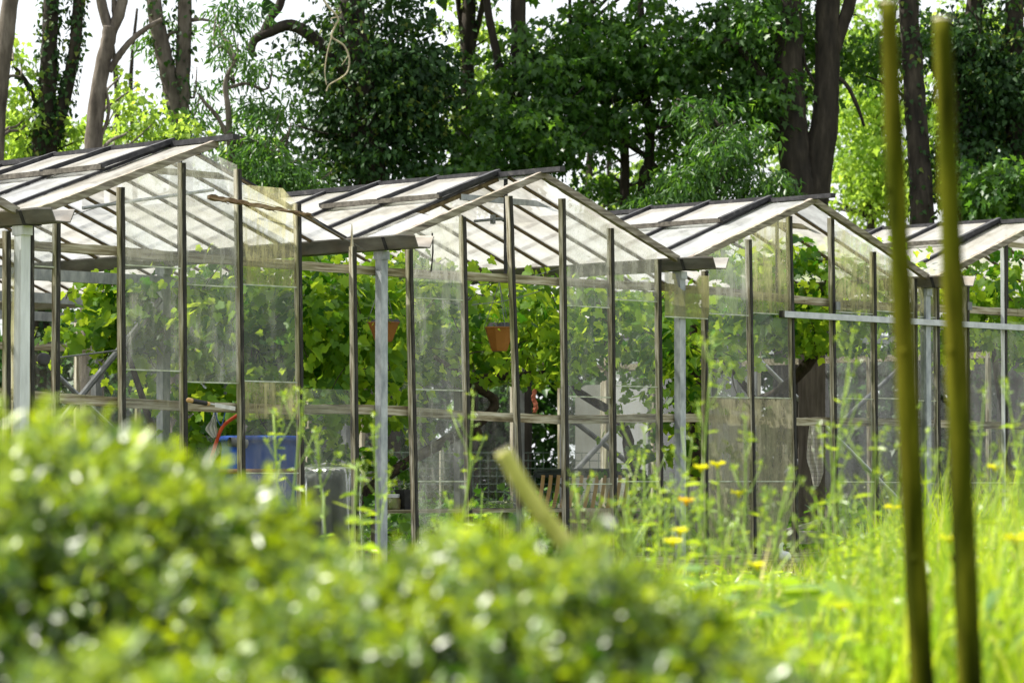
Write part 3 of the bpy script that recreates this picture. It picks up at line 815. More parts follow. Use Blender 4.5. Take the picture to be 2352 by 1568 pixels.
# potting table
tb = thing('potting_table', wld(4.9, 1.0, 0), 'long low potting table of pale boards behind the open panes', 'table', G_ANG)
zt = .46
for q in range(4):
    mb = MB(); mb.beam((-1.15, -.27 + q * .18, zt), (1.75, -.27 + q * .18, zt), .165, .025, segs=8, jit=.003); mb.build('board', M['wood_s'], tb)
for x in (-1.05, .3, 1.65):
    for y in (-.25, .25):
        mb = MB(); mb.beam((x, y, 0), (x, y, zt - .013), .055, .055, ref=(1, 0, 0)); mb.build('leg', M['wood_v'], tb)
p = on_d(935, 1140, .95); p = wld(p.x, p.y, zt + .013)
pt = thing('black_flowerpot', p, 'square black flowerpot with a small green plant on the potting table', 'flowerpot', .6)
mb = MB()
for (z0, z1, w0, w1) in ((0, .13, .10, .13), (.13, .15, .14, .14)):
    mb.add([(-w0 / 2, -w0 / 2, z0), (w0 / 2, -w0 / 2, z0), (w0 / 2, w0 / 2, z0), (-w0 / 2, w0 / 2, z0), (-w1 / 2, -w1 / 2, z1), (w1 / 2, -w1 / 2, z1), (w1 / 2, w1 / 2, z1), (-w1 / 2, w1 / 2, z1)], [(3, 2, 1, 0), (0, 1, 5, 4), (1, 2, 6, 5), (2, 3, 7, 6), (3, 0, 4, 7), (4, 5, 6, 7)])
mb.build('pot', M['black_rubber'], pt)
n = 60; pos = np.stack([RNG.normal(0, .035, n), RNG.normal(0, .035, n), .15 + RNG.random(n) * .22], 1)
leaf_cloud('foliage', pos, unit(n, .3), unit(n, .8), RNG.uniform(.02, .04, n), 'box', M['maple'], pt)
p = on_d(902, 1148, 1.0); p = wld(p.x, p.y, zt + .013)
M['jar'] = glassmat('yellowish_jar_glass', .35, .3, (.55, .47, .16), (.4, .38, .2), fine=.1, gloss=1.0)
jr = thing('glass_jar', p, 'squat yellowish glass jar beside the black flowerpot on the table', 'jar')
mb = MB(); mb.lathe([(0, 0), (.055, 0), (.062, .02), (.062, .075), (.05, .09), (.05, .10)], n=24); mb.build('jar_body', M['jar'], jr, True)
mb = MB(); mb.lathe([(.053, .09), (.054, .112), (.05, .118), (0, .118)], n=24); mb.build('lid', M['white_cloth'], jr, True)
for q in range(5):
    p = on_d(1190, 1150, 1.05); p = wld(p.x + .02 * q, p.y, zt + .016 + q * .013)
    mb = MB(); mb.box((0, 0, 0), .62 - .03 * q, .40, .006)
    o = mb.build('glass_sheet', M['g_dust']); o.location = p; o.rotation_euler = (0, 0, G_ANG + .04 * q)
    tag(o, ['lowest greenish glass sheet lying flat on the potting table', 'second glass sheet up in the flat pile on the table', 'middle glass sheet of the flat pile on the table', 'fourth glass sheet up in the flat pile on the table', 'topmost glass sheet of the flat pile on the table'][q], 'glass sheet', 'spare glass sheets on the potting table')
# tea towel
M['towel'] = None
m, nt, out = new_mat('checked_tea_towel')
br_ = N(nt, "ShaderNodeTexBrick"); br_.offset = 0.0
br_.inputs['Color1'].default_value = (.82, .78, .74, 1); br_.inputs['Color2'].default_value = (.76, .71, .67, 1); br_.inputs['Mortar'].default_value = (.10, .08, .09, 1)
br_.inputs['Scale'].default_value = 1.0; br_.inputs['Brick Width'].default_value = .035; br_.inputs['Row Height'].default_value = .035; br_.inputs['Mortar Size'].default_value = .0011
tc = N(nt, "ShaderNodeTexCoord"); mp = N(nt, "ShaderNodeMapping"); mp.inputs['Rotation'].default_value = (math.radians(90), 0, 0)
nt.links.new(tc.outputs['Object'], mp.inputs[0]); nt.links.new(mp.outputs[0], br_.inputs['Vector'])
b_ = N(nt, "ShaderNodeBsdfPrincipled"); b_.inputs['Roughness'].default_value = .9; nt.links.new(br_.outputs[0], b_.inputs['Base Color']); nt.links.new(b_.outputs[0], out.inputs[0])
M['towel'] = m
Yt = 28.3
o = cloth_strip('tea_towel', [at(1876, 978, Yt), at(1874, 1010, Yt), at(1872, 1050, Yt), at(1876, 1085, Yt), at(1874, 1116, Yt)], [.12, .14, .15, .11, .04], m, None, 2.2, .03, 24, 5)
tag(o, 'pale checked tea towel hanging below the rail in the open right bay', 'towel')
# leaning weathered board
p = at(1866, 1107, 33.0); p.z = 0
bd = MB(); bd.beam((0, .12, 0), (0, 0, .68 + (1107 - 815) * 33 / F_PX), .27, .03, ref=(0, 1, 0), segs=10, jit=.004)
o = bd.build('weathered_board', surf('dark_weathered_board', [(.3, (.05, .042, .035)), (.7, (.15, .13, .11))], (20, 20, 2), .9, bmp=.4)); o.location = p
tag(o, 'wide dark weathered board standing upright deep in the right bay', 'board')
# fallen rafter
a, b = on_d(480, 452, -.07), on_d(712, 494, -.07)
mb = MB(); mb.beam(a, b, .05, .032, segs=26, jit=.007, taper=.5)
for t in (.08, .3, .55, .8, .97):
    q = a.lerp(b, t); mb.beam(q, q + Vector((.10, -.005, -.035)), .012, .01, segs=2, jit=.003, taper=.2)
o = mb.build('broken_rafter', M['plank'])
o.location = G_ORG; o.rotation_euler = (0, 0, G_ANG)
tag(o, 'splintered brown rafter hanging loose across the left gable', 'rafter')
# black float knob by the left corner
p = on_d(100, 825, .35)
kb = thing('float_ball', wld(*p), 'round black float knob on a rod by the white corner post', 'float')
mb = MB(); mb.lathe([(0, -.022), (.03, -.024), (.042, -.016), (.046, 0), (.042, .016), (.03, .024), (0, .022)], n=28); o = mb.build('knob', M['dark_liner'], kb, True); o.rotation_euler = (math.radians(80), 0, .5)
mb = MB(); mb.tube([(0, 0.02, 0), (.5, .35, .08)], .006, 8); mb.build('rod', M['steel_dark'], kb)
# pale rendered wall, wire fence
M['render'] = surf('old_pale_render', [(.3, (.38, .345, .30)), (.7, (.52, .48, .43))], (3, 3, 3), .9, bmp=.2, stops2=[(.3, (.3, .28, .22)), (.7, (.42, .4, .34))], scale2=(2, 2, 1), f2=.5)
Yw = 43.0; kw = Yw / F_PX
x0, x1 = (1322 - CX) * kw, (1482 - CX) * kw; zt = .68 + (1107 - 884) * kw
pw = MB(); prof = [(x0, 0), (x0, zt - .16), (x0 + .04, zt - .05), (x0 + .14, zt), (x1 + .03, zt + .02), (x1 + .03, 0)]
nP = len(prof)
pw.add([(x, Yw, z) for x, z in prof] + [(x, Yw + .35, z) for x, z in prof], [tuple(range(nP)), tuple(reversed(range(nP, 2 * nP)))] + [(i, nP + i, nP + (i + 1) % nP, (i + 1) % nP) for i in range(nP)])
tag(pw.build('garden_wall', M['render']), 'pale rendered wall end with a rounded corner, seen through the middle bay', 'wall')
mb = MB(); M['fence_wire'] = surf('green_fence_wire', [(.3, (.03, .05, .04)), (.7, (.06, .09, .07))], (9, 9, 9), .5, bmp=0)
Yf = 41.8; kf = Yf / F_PX
zf = .68 + (1107 - 1042) * kf
X0, X1 = -7.5, 3.6
for i in range(int((X1 - X0) / .10)): mb.tube([(X0 + i * .10, Yf, 0), (X0 + i * .10 + random.uniform(-.01, .01), Yf, zf)], .0045, 4, cap=False)
for z in np.arange(.05, zf + .01, .10): mb.tube([(X0, Yf, z), (-2, Yf, z + .01), (X1, Yf, z)], .0045, 4, cap=False)
fn = thing('wire_fence', (0, 0, 0), 'green square-mesh wire fence behind the glasshouse', 'fence')
mb.build('mesh', M['fence_wire'], fn)
for i in range(6):
    mb = MB(); mb.tube([(X0 + i * 2.2, Yf + .05, 0), (X0 + i * 2.2, Yf + .05, zf + .12)], .03, 8); mb.build('fence_post', M['wood_v'], fn)
# red rope
mb = MB(); mb.tube(smooth_path([at(1229, 890, 31), at(1226, 915, 31), at(1231, 930, 31), at(1227, 948, 31)], 5), [.02] * 16, 7, jit=.35)
tag(mb.build('rope', surf('faded_red_rope', [(.3, (.35, .09, .05)), (.7, (.55, .20, .12))], (20, 20, 20), .9)), 'faded red rope hanging on a grey post in the middle bay', 'rope')
# planks and ornament by the broken pane
mb = MB(); mb.beam(on_d(1735, 1240, .5), on_d(1914, 1188, .5), .06, .03, segs=10, jit=.003, ref=(0, 0, 1)); o = mb.build('loose_plank', M['plank_grey']); o.location = G_ORG; o.rotation_euler = (0, 0, G_ANG)
tag(o, 'grey plank lying aslant behind the broken lower pane', 'plank')
mb = MB(); q = on_d(1840, 1242, .35); mb.beam((q.x - .25, .3, .22), (q.x + .3, .45, .22), .16, .10, segs=8, jit=.006); o = mb.build('timber_block', M['plank_grey']); o.location = G_ORG; o.rotation_euler = (0, 0, G_ANG)
tag(o, 'weathered timber block under the slanting plank by the broken pane', 'timber')
for x_, l_ in ((1883, 'short upright stick left behind the slanting plank'), (1900, 'short upright stick right behind the slanting plank')):
    q = on_d(x_, 1200, .7); mb = MB(); mb.beam((q.x, .7, 0), (q.x, .7, .48), .03, .03, ref=(1, 0, 0)); o = mb.build('stick', M['wood_v']); o.location = G_ORG; o.rotation_euler = (0, 0, G_ANG); tag(o, l_, 'stick')
p = on_d(1803, 1290, -.12); p = wld(p.x, p.y, .04)
orn_s = .78
orn = thing('garden_ornament', p, 'small white bird-shaped ornament with grey back in the grass by the broken pane', 'ornament', .2)
mb = MB(); mb.lathe([(0, 0), (.045, .01), (.062, .04), (.06, .07), (.04, .10), (.0, .11)], n=24, sx=1.1, sy=.8); mb.tube(smooth_path([(-.03, 0, .07), (-.045, 0, .12), (-.04, 0, .17), (-.015, 0, .19)], 5), [.028] * 5 + [.022] * 5 + [.018] * 5 + [.014], 14); mb.build('body', M['white_cloth'], orn, True)
mb = MB(); mb.tube([(-.055, .02, .03), (-.075, .02, .09), (-.062, .01, .15)], [.02, .026, .008], 12); mb.build('back', M['dark_liner'], orn, True)
orn.scale = (orn_s, orn_s, orn_s)

# ------------------------------------------------------------------ grape vines trained under the roof
def vine(name, label, region, n_shoots, trunk_pts, seed, size=(.09, .15), step=.07):
    """region: list of (s0, s1, d0, d1, z0, z1, share) boxes in greenhouse coordinates."""
    v = thing(name, G_ORG, label, 'vine', G_ANG, 'grape vines inside the glasshouse')
    rg = np.random.default_rng(seed)
    shares = np.array([r[6] for r in region], float); shares /= shares.sum()
    P, Y, Nn, S, T = [], [], [], [], []
    canes = []
    for _ in range(n_shoots):
        r = region[rg.choice(len(region), p=shares)]
        p = np.array([rg.uniform(r[0], r[1]), rg.uniform(r[2], r[3]), r[4] + (r[5] - r[4]) * rg.random() ** .75])
        d = rg.normal(size=3) * (1, 1, .45); d /= np.linalg.norm(d)
        pts = [p.copy()]
        tone0 = np.clip(rg.normal(.4, .33), 0, 1)
        nl = rg.integers(7, 14)
        for k in range(nl):
            d = d + rg.normal(size=3) * .28 + (0, 0, -.07); d /= np.linalg.norm(d)
            p = p + d * step
            if p[2] > r[5] + .05: p[2] = r[5] + .05; d[2] *= -.4
            if p[2] < r[4] - .10: p[2] = r[4] - .10; d[2] = abs(d[2]) * .6
            if p[1] < .14: p[1] = .14; d[1] = abs(d[1])
            pts.append(p.copy())
            side = np.cross(d, (0, 0, 1)); side /= np.linalg.norm(side) + 1e-6
            sg = 1 if k % 2 else -1
            ax = side * sg * .7 + d * .35 + rg.normal(size=3) * .35 + (0, 0, -.45)
            P.append(p + side * sg * .05 + rg.normal(size=3) * .015); Y.append(ax)
            nn = rg.normal(size=3) * .75 + np.array([-.35, -.35, .7]); Nn.append(nn)
            f = 1 - .5 * (k / nl) ** 2
            S.append(rg.uniform(*size) * f); T.append(np.clip(tone0 + rg.normal(0, .18) + .3 * (k / nl) ** 2, 0, 1))
        if _ % 9 == 0: canes.append([Vector(q) for q in pts])
    leaf_cloud('foliage', np.array(P), np.array(Y), np.array(Nn), np.array(S), 'vine', M['vine'], v, np.array(T))
    for cp in canes:
        mb = MB(); mb.tube(cp, [.004] * len(cp), 5); mb.build('cane', M['vinewood'], v)
    for tp, rad in trunk_pts:
        mb = MB(); sp = smooth_path(tp, 6)
        mb.tube(sp, list(np.interp(np.linspace(0, 1, len(sp)), np.linspace(0, 1, len(rad)), rad)), 10, jit=.22); mb.build('trunk', M['vinewood'], v, True)
    return v
vine('grapevine', 'grape vine whose lime leaves hang in the left bay behind the brace', [(2.86, 3.15, 2.5, 2.9, 1.66, 2.22, 2), (3.2, 4.3, 1.6, 2.9, 1.15, 2.2, 3.6), (3.2, 3.9, 1.5, 2.6, .45, 1.2, 2.4)], 185,
     [([Vector((3.5, 2.7, 0)), Vector((3.45, 2.7, .7)), Vector((3.2, 2.7, 1.3)), Vector((2.9, 2.7, 2.0))], [.04, .035, .025, .012])], 3, (.08, .14), .055)
vine('grapevine', 'dense grape vine filling the bays behind the tall galvanised post', [(3.45, 5.4, 1.0, 2.6, 1.62, 2.42, 6), (3.4, 4.4, .9, 1.7, 1.25, 2.2, 2.0), (5.2, 6.4, 1.5, 3.2, 1.6, 2.3, 3), (3.6, 5.0, 1.5, 2.6, .6, 1.4, 1.5)], 390,
     [([on_d(1095, 1000, 1.5), on_d(1080, 900, 1.6), on_d(1120, 868, 1.7), on_d(1200, 862, 1.9), on_d(1300, 850, 2.1)], [.045, .04, .035, .03, .02]),
      ([Vector((4.6, 1.9, 0)), Vector((4.7, 1.8, .6)), on_d(1125, 950, 1.6), on_d(1080, 880, 1.6), on_d(1000, 820, 1.5)], [.05, .045, .04, .03, .02])], 5, (.075, .13))
vine('grapevine', 'grape vine with a dark trunk beside the second galvanised post', [(5.5, 7.2, 1.1, 2.8, 1.6, 2.35, 4), (6.95, 7.25, .5, .85, .2, 1.9, 1.2), (7.2, 8.3, 1.8, 3.4, 1.75, 2.3, 1.4)], 240,
     [([on_d(1596, 1230, .9), on_d(1592, 1080, .9), on_d(1598, 900, .9), on_d(1590, 740, .9)], [.07, .065, .055, .03]),
      ([on_d(1470, 1200, 1.8), on_d(1450, 1050, 1.8), on_d(1420, 960, 1.9), on_d(1330, 900, 2.1), on_d(1290, 830, 2.3)], [.06, .05, .045, .03, .02])], 8, (.07, .12))
vine('grapevine', 'grape vine with a thick bare limb rising across the right bay', [(8.3, 9.9, .5, 1.7, 1.9, 2.72, 4), (7.0, 8.2, .8, 2.0, 1.7, 2.2, 1.4), (9.4, 10.6, .8, 2.0, 2.0, 2.4, 1.0)], 250,
     [([on_d(1560, 905, 2.6), on_d(1650, 925, 2.2), on_d(1715, 930, 1.9), on_d(1790, 900, 1.6), on_d(1850, 840, 1.4), on_d(1905, 770, 1.3)], [.03, .05, .055, .055, .05, .03]),
      ([on_d(1735, 925, 1.9), on_d(1700, 870, 2.0), on_d(1655, 820, 2.1)], [.035, .03, .014])], 12, (.08, .13))
vine('grapevine', 'grape vine with pale lit leaves at the far right bay behind the stakes', [(11.4, 13.2, .5, 1.8, 2.0, 2.75, 3), (12.8, 14.2, 1.0, 2.4, 1.9, 2.3, 1)], 150,
     [([Vector((12.9, 1.5, 0)), Vector((12.8, 1.5, 1.0)), Vector((12.4, 1.4, 2.1))], [.04, .035, .02])], 15, (.08, .13))

# ------------------------------------------------------------------ trees
def crown_points(vols, rg):
    P, Y, Nn, S, T = [], [], [], [], []
    for (c, r, ns, nl, sr, ls) in vols:
        c = np.array(c); r = np.array(r)
        for _ in range(ns):
            u = rg.normal(size=3); u /= np.linalg.norm(u)
            cc = c + u * r * rg.random() ** .42
            nrm = np.array([0, 0, 1.0]) + rg.normal(size=3) * .38
            nrm /= np.linalg.norm(nrm)
            a = np.cross(nrm, rg.normal(size=3)); a /= np.linalg.norm(a); b = np.cross(nrm, a)
            an = rg.random(nl) * 6.283; rr = sr * rg.random(nl) ** .6
            off = (np.cos(an) * rr)[:, None] * a + (np.sin(an) * rr * .75)[:, None] * b
            off[:, 2] -= .45 * rr * rr / sr
            P.append(cc + off + rg.normal(size=(nl, 3)) * .035)
            Y.append(off / (rr[:, None] + 1e-6) * .6 + rg.normal(size=(nl, 3)) * .45 + (0, 0, -.5))
            Nn.append(nrm * .8 + rg.normal(size=(nl, 3)) * .6 + (0, -.25, 0))
            S.append(rg.uniform(.7, 1.2, nl) * ls)
            T.append(np.clip(rg.normal(.4, .22) + rg.normal(0, .15, nl), 0, 1))
    return [np.concatenate(q) for q in (P, Y, Nn, S)] + [np.concatenate(T)]
def ivy_points(paths, rg, per_m, ls=.075, grow=1.0):
    P, Y, Nn, S, T = [], [], [], [], []
    for path, rad in paths:
        pts = np.array([tuple(p) for p in path])
        for i in range(len(pts) - 1):
            L = np.linalg.norm(pts[i + 1] - pts[i]); n = int(per_m * L * (rad[i] + rad[i + 1]) * 4)
            t = rg.random(n)[:, None]
            ax = pts[i] * (1 - t) + pts[i + 1] * t
            u = rg.normal(size=(n, 3)); u[:, 2] *= .25; u /= np.linalg.norm(u, axis=1, keepdims=True)
            lump = 1 + .35 * np.sin(ax[:, 2] * 2.9 + np.arctan2(u[:, 1], u[:, 0]) * 2)
            R = (rad[i] + (rad[i + 1] - rad[i]) * t[:, 0]) * (1.0 + grow * rg.random(n) ** 1.6 * lump)
            P.append(ax + u * R[:, None]); Y.append(u * .5 + rg.normal(size=(n, 3)) * .4 + (0, 0, -.8)); Nn.append(u + rg.normal(size=(n, 3)) * .4 + (0, 0, .25))
            S.append(rg.uniform(.7, 1.25, n) * ls); T.append(rg.random(n))
    return [np.concatenate(q) for q in (P, Y, Nn, S)] + [np.concatenate(T)]
def tree(name, label, Y, limbs, vols, leaf, kind, bark='bark', ivy=None, ivy_n=260, ivy_grow=1.0, seed=0, cat='tree', group='trees behind the glasshouse', dy=()):
    """limbs: list of (list of (x, y[, dY]) photo points, [radii px]); vols: (x, y, dY, rx, rz px, ry m, sprays, leaves, spray r m, leaf m)."""
    rg = np.random.default_rng(100 + seed)
    k = Y / F_PX
    base = at(limbs[0][0][0][0] if limbs else vols[0][0], 1107, Y); base.z = 0
    t = thing(name, base, label, cat, 0, group)
    def W(q): return at(q[0], q[1], Y + (q[2] if len(q) > 2 else 0)) - base
    ip = []
    tm = MB()
    for li, (pts, rad) in enumerate(limbs):
        sp = smooth_path([W(q) for q in pts], 6)
        rr = list(np.interp(np.linspace(0, 1, len(sp)), np.linspace(0, 1, len(rad)), [q * k for q in rad]))
        tm.tube(sp, rr, 12, jit=.07)
        if ivy and li in ivy: ip.append((sp, rr))
    if limbs and vols:
        main = smooth_path([W(q) for q in limbs[0][0]], 4)
        for (x, y, dY, rx, rz, ry, ns, nl, sr, ls) in vols:
            for _ in range(min(9, 2 + ns // 8)):
                tip = W((x + rg.uniform(-.9, .9) * rx, y + rg.uniform(-.8, .8) * rz, dY + rg.uniform(-.6, .6) * ry))
                b0 = min(main, key=lambda q: abs(q.z - (tip.z - .25 * (tip - q).length - .2)))
                mid = b0.lerp(tip, .55) + Vector((rg.normal(0, .08), rg.normal(0, .08), -.10 + rg.normal(0, .08)))
                sp = smooth_path([b0, b0.lerp(mid, .5) + Vector((0, 0, .06)), mid, tip], 4)
                tm.tube(sp, lin(.030, .007, len(sp)), 6, jit=.15)
    if limbs: tm.build('trunk', M[bark], t, True)
    if vols:
        vv = [(tuple(W((x, y, dY))), (rx * k, ry, rz * k), ns, nl, sr, ls) for (x, y, dY, rx, rz, ry, ns, nl, sr, ls) in vols]
        p, y, n, s, tn = crown_points(vv, rg)
        leaf_cloud('crown', p, y, n, s, kind, M[leaf], t, tn)
    if ip:
        p, y, n, s, tn = ivy_points(ip, rg, ivy_n, grow=ivy_grow)
        leaf_cloud('ivy', p, y, n, s, 'ivy', M['ivy'], t, tn)
    return t
BASE = 1150
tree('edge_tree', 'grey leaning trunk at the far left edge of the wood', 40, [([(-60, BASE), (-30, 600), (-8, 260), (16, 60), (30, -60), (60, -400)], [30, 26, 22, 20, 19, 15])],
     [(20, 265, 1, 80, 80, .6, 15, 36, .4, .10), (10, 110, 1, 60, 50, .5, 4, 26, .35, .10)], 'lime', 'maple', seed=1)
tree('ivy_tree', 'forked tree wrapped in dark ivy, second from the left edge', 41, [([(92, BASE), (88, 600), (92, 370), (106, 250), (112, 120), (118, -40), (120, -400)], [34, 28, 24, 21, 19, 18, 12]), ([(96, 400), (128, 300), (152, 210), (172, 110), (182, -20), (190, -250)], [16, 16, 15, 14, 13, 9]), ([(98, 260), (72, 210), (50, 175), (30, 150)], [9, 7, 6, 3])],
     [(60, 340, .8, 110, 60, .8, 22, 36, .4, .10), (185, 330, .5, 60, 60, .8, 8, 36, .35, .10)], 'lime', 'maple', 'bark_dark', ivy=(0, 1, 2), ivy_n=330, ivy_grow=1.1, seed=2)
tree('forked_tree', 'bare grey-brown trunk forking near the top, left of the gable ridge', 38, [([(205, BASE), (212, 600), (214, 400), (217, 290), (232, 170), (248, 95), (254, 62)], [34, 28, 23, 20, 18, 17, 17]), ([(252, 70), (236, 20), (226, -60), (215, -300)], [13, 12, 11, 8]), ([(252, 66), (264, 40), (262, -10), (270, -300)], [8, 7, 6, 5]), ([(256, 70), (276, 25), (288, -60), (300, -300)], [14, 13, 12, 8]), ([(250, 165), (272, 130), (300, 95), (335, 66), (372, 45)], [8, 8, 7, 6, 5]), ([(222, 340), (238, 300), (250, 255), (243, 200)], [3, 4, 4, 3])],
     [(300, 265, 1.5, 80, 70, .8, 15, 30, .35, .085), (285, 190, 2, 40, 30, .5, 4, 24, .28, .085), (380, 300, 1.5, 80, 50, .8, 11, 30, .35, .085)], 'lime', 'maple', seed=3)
tree('twin_trunk_tree', 'twin-stemmed grey tree with ivy on both stems behind the left roof', 41, [([(420, BASE), (420, 600), (418, 420), (414, 330), (404, 250), (384, 160), (366, 80), (352, -20), (340, -300)], [36, 32, 26, 24, 22, 20, 18, 17, 12]), ([(416, 330), (418, 220), (422, 110), (424, 20), (424, -300)], [19, 18, 17, 17, 12]), ([(420, 50), (460, 45), (490, 50)], [6, 4, 2])],
     [(425, 285, -1, 55, 45, .5, 14, 40, .35, .11), (370, 60, .3, 50, 70, .4, 9, 30, .35, .11), (455, 190, .5, 60, 60, .5, 9, 30, .35, .10)], 'ash', 'lance', ivy=(0, 1), ivy_n=90, ivy_grow=.9, seed=4)
tree('arching_tree', 'ivy-smothered dark tree with one thick arching limb', 43, [([(880, BASE), (870, 700), (850, 400), (830, 200), (810, 60), (800, -300)], [44, 40, 36, 34, 30, 20]), ([(840, 240), (780, 150), (720, 88), (668, 58), (615, 76), (585, 92), (578, 118), (590, 130)], [14, 14, 14, 14, 12, 10, 9, 3]), ([(600, 84), (622, 40), (646, 0), (660, -120)], [9, 10, 10, 8])],
     [(850, 150, .5, 190, 190, 1.3, 190, 46, .42, .085), (830, 320, .3, 190, 100, 1.2, 90, 46, .42, .085), (960, 180, .3, 90, 150, .9, 60, 46, .4, .085), (860, -250, 1.2, 240, 230, 2, 60, 24, .7, .24)], 'ivy', 'ivy', 'bark_dark', ivy=(0,), ivy_n=200, ivy_grow=1.6, seed=5)  # last volume: canopy above the view, put in to shade the crown
tree('ash_tree', 'young ash with feathery mid-green foliage above the left gable', 39.5, [([(560, BASE), (552, 600), (535, 420), (528, 330), (524, 250), (518, 190), (540, 140)], [12, 11, 9, 8, 7, 6, 3]), ([(530, 330), (500, 270), (470, 235), (455, 215)], [6, 5, 4, 2]), ([(690, 440), (650, 370), (600, 330)], [4, 3, 2])],
     [(590, 350, 0, 90, 90, .8, 46, 40, .30, .10), (640, 390, -.3, 90, 40, .5, 26, 40, .28, .10), (560, 130, .4, 80, 60, .7, 15, 40, .30, .10), (700, 420, 0, 80, 40, .7, 22, 40, .28, .10), (600, 240, .4, 70, 40, .5, 13, 40, .28, .10), (540, 30, .5, 70, 50, .5, 12, 40, .32, .1)], 'ash', 'lance', seed=6)
tree('maple_tree', 'broad maple with layered dark leaves behind the middle roof', 44.5, [([(1196, BASE), (1196, 600), (1195, 300), (1192, 120), (1190, -20), (1190, -400)], [26, 24, 20, 18, 17, 14]), ([(1195, 330), (1160, 220), (1140, 120), (1120, 20), (1110, -100)], [11, 11, 10, 9, 7])],
     [(1180, 300, -.6, 200, 100, 1.4, 92, 44, .42, .108), (1250, 150, -.3, 130, 110, 1.2, 50, 44, .42, .108), (1080, 390, -1, 150, 55, 1.0, 54, 44, .40, .108), (1250, -220, .8, 240, 170, 2.0, 50, 24, .7, .24)], 'maple', 'maple', 'bark_dark', seed=7)  # last volume is unseen high canopy, set there for its shade
tree('slender_tree', 'grey-green tree trunk splitting upward beside the ivy mass', 46, [([(1080, BASE), (1078, 600), (1074, 250), (1074, 100), (1078, -20), (1080, -300)], [20, 18, 16, 17, 16, 11]), ([(1075, 150), (1060, 60), (1048, -30)], [8, 7, 6]), ([(1078, 130), (1100, 50), (1118, -40)], [8, 7, 6])],
     [(1085, 60, .4, 80, 90, .6, 16, 30, .4, .10), (1090, 230, .5, 70, 90, .6, 18, 32, .4, .11)], 'lime', 'maple', 'bark_dark', ivy=(0,), ivy_n=40, ivy_grow=.8, seed=8)
tree('leaning_maple', 'maple with a thin leaning trunk and a sky gap beneath it', 45, [([(1436, BASE), (1434, 700), (1434, 480), (1435, 400), (1432, 325), (1400, 260), (1360, 190), (1330, 130), (1310, 90)], [14, 13, 11, 11, 10, 9, 8, 7, 5]), ([(1470, BASE), (1478, 470), (1490, 380), (1492, 300), (1480, 180), (1470, 0)], [16, 15, 12, 12, 10, 8]), ([(1434, 320), (1456, 340), (1490, 365), (1520, 400)], [7, 7, 6, 4])],
     [(1420, 110, -.2, 170, 130, 1.4, 78, 44, .42, .108), (1350, 260, -.6, 120, 70, 1.1, 36, 44, .40, .108), (1580, 150, -.2, 120, 130, 1.2, 58, 44, .42, .108), (1560, 310, .2, 90, 80, .8, 30, 40, .4, .105), (1450, 430, .6, 120, 45, .8, 18, 40, .36, .1), (1480, -230, .9, 250, 170, 2.0, 50, 24, .7, .24)], 'maple', 'maple', 'bark_dark', seed=9)  # last volume stays out of view and is there to shade the leaves below
tree('ash_clump', 'low spreading ash foliage between the leaning maple and the double trunk', 42.5, [([(1620, BASE), (1620, 600), (1640, 420), (1660, 300)], [12, 11, 9, 5])],
     [(1590, 420, 0, 100, 45, .9, 40, 40, .3, .105), (1690, 320, .3, 80, 60, .9, 36, 40, .3, .105), (1640, 370, -.4, 70, 40, .6, 20, 40, .28, .105), (1520, 460, 0, 80, 30, .8, 18, 44, .3, .105), (1740, 430, 0, 70, 45, .7, 26, 40, .3, .105), (1610, 250, .5, 80, 40, .8, 18, 40, .3, .105)], 'ash', 'lance', 'bark_dark', seed=10)
tree('double_trunk_tree', 'huge dark double-trunked tree rising behind the right ridge', 44, [([(1842, BASE), (1840, 800), (1838, 470), (1826, 360), (1814, 220), (1812, 90), (1814, -20), (1816, -400)], [70, 62, 46, 38, 34, 32, 30, 24]), ([(1860, 560), (1872, 440), (1888, 330), (1898, 230), (1900, 110), (1902, -20), (1905, -400)], [36, 34, 33, 30, 28, 27, 20]), ([(1900, 160), (1925, 90), (1948, 20), (1970, -60)], [14, 15, 15, 13]), ([(1864, 430), (1862, 360), (1868, 310), (1890, 270)], [15, 15, 13, 9]), ([(1845, 390), (1810, 310), (1785, 230), (1740, 160), (1690, 105), (1640, 92), (1560, 90)], [12, 11, 10, 10, 9, 7, 5]), ([(1905, 170), (1940, 190), (1965, 235), (1985, 290)], [5, 5, 5, 3]), ([(1880, 200), (1850, 150), (1840, 60)], [4, 4, 3])],
     [(1730, 60, .5, 120, 90, 1.0, 66, 44, .45, .105), (1750, 220, .3, 80, 100, .8, 50, 44, .42, .105), (1850, 120, 1.2, 60, 160, .6, 30, 40, .4, .10), (1800, -220, .9, 230, 170, 2.0, 34, 24, .7, .24)], 'maple', 'maple', 'bark_dark', seed=11)  # unseen high canopy comes last, put in to shade this crown
tree('straight_tree', 'straight dark trunk standing between the two stakes', 44, [([(2126, BASE), (2122, 700), (2118, 480), (2106, 300), (2094, 120), (2086, -20), (2080, -400)], [34, 32, 28, 26, 24, 23, 18])],
     [(2010, 110, 1, 90, 90, .8, 18, 34, .45, .11), (2110, 60, .5, 80, 80, .7, 14, 30, .4, .10)], 'maple', 'maple', 'bark_dark', ivy=(0,), ivy_n=60, ivy_grow=.7, seed=12)
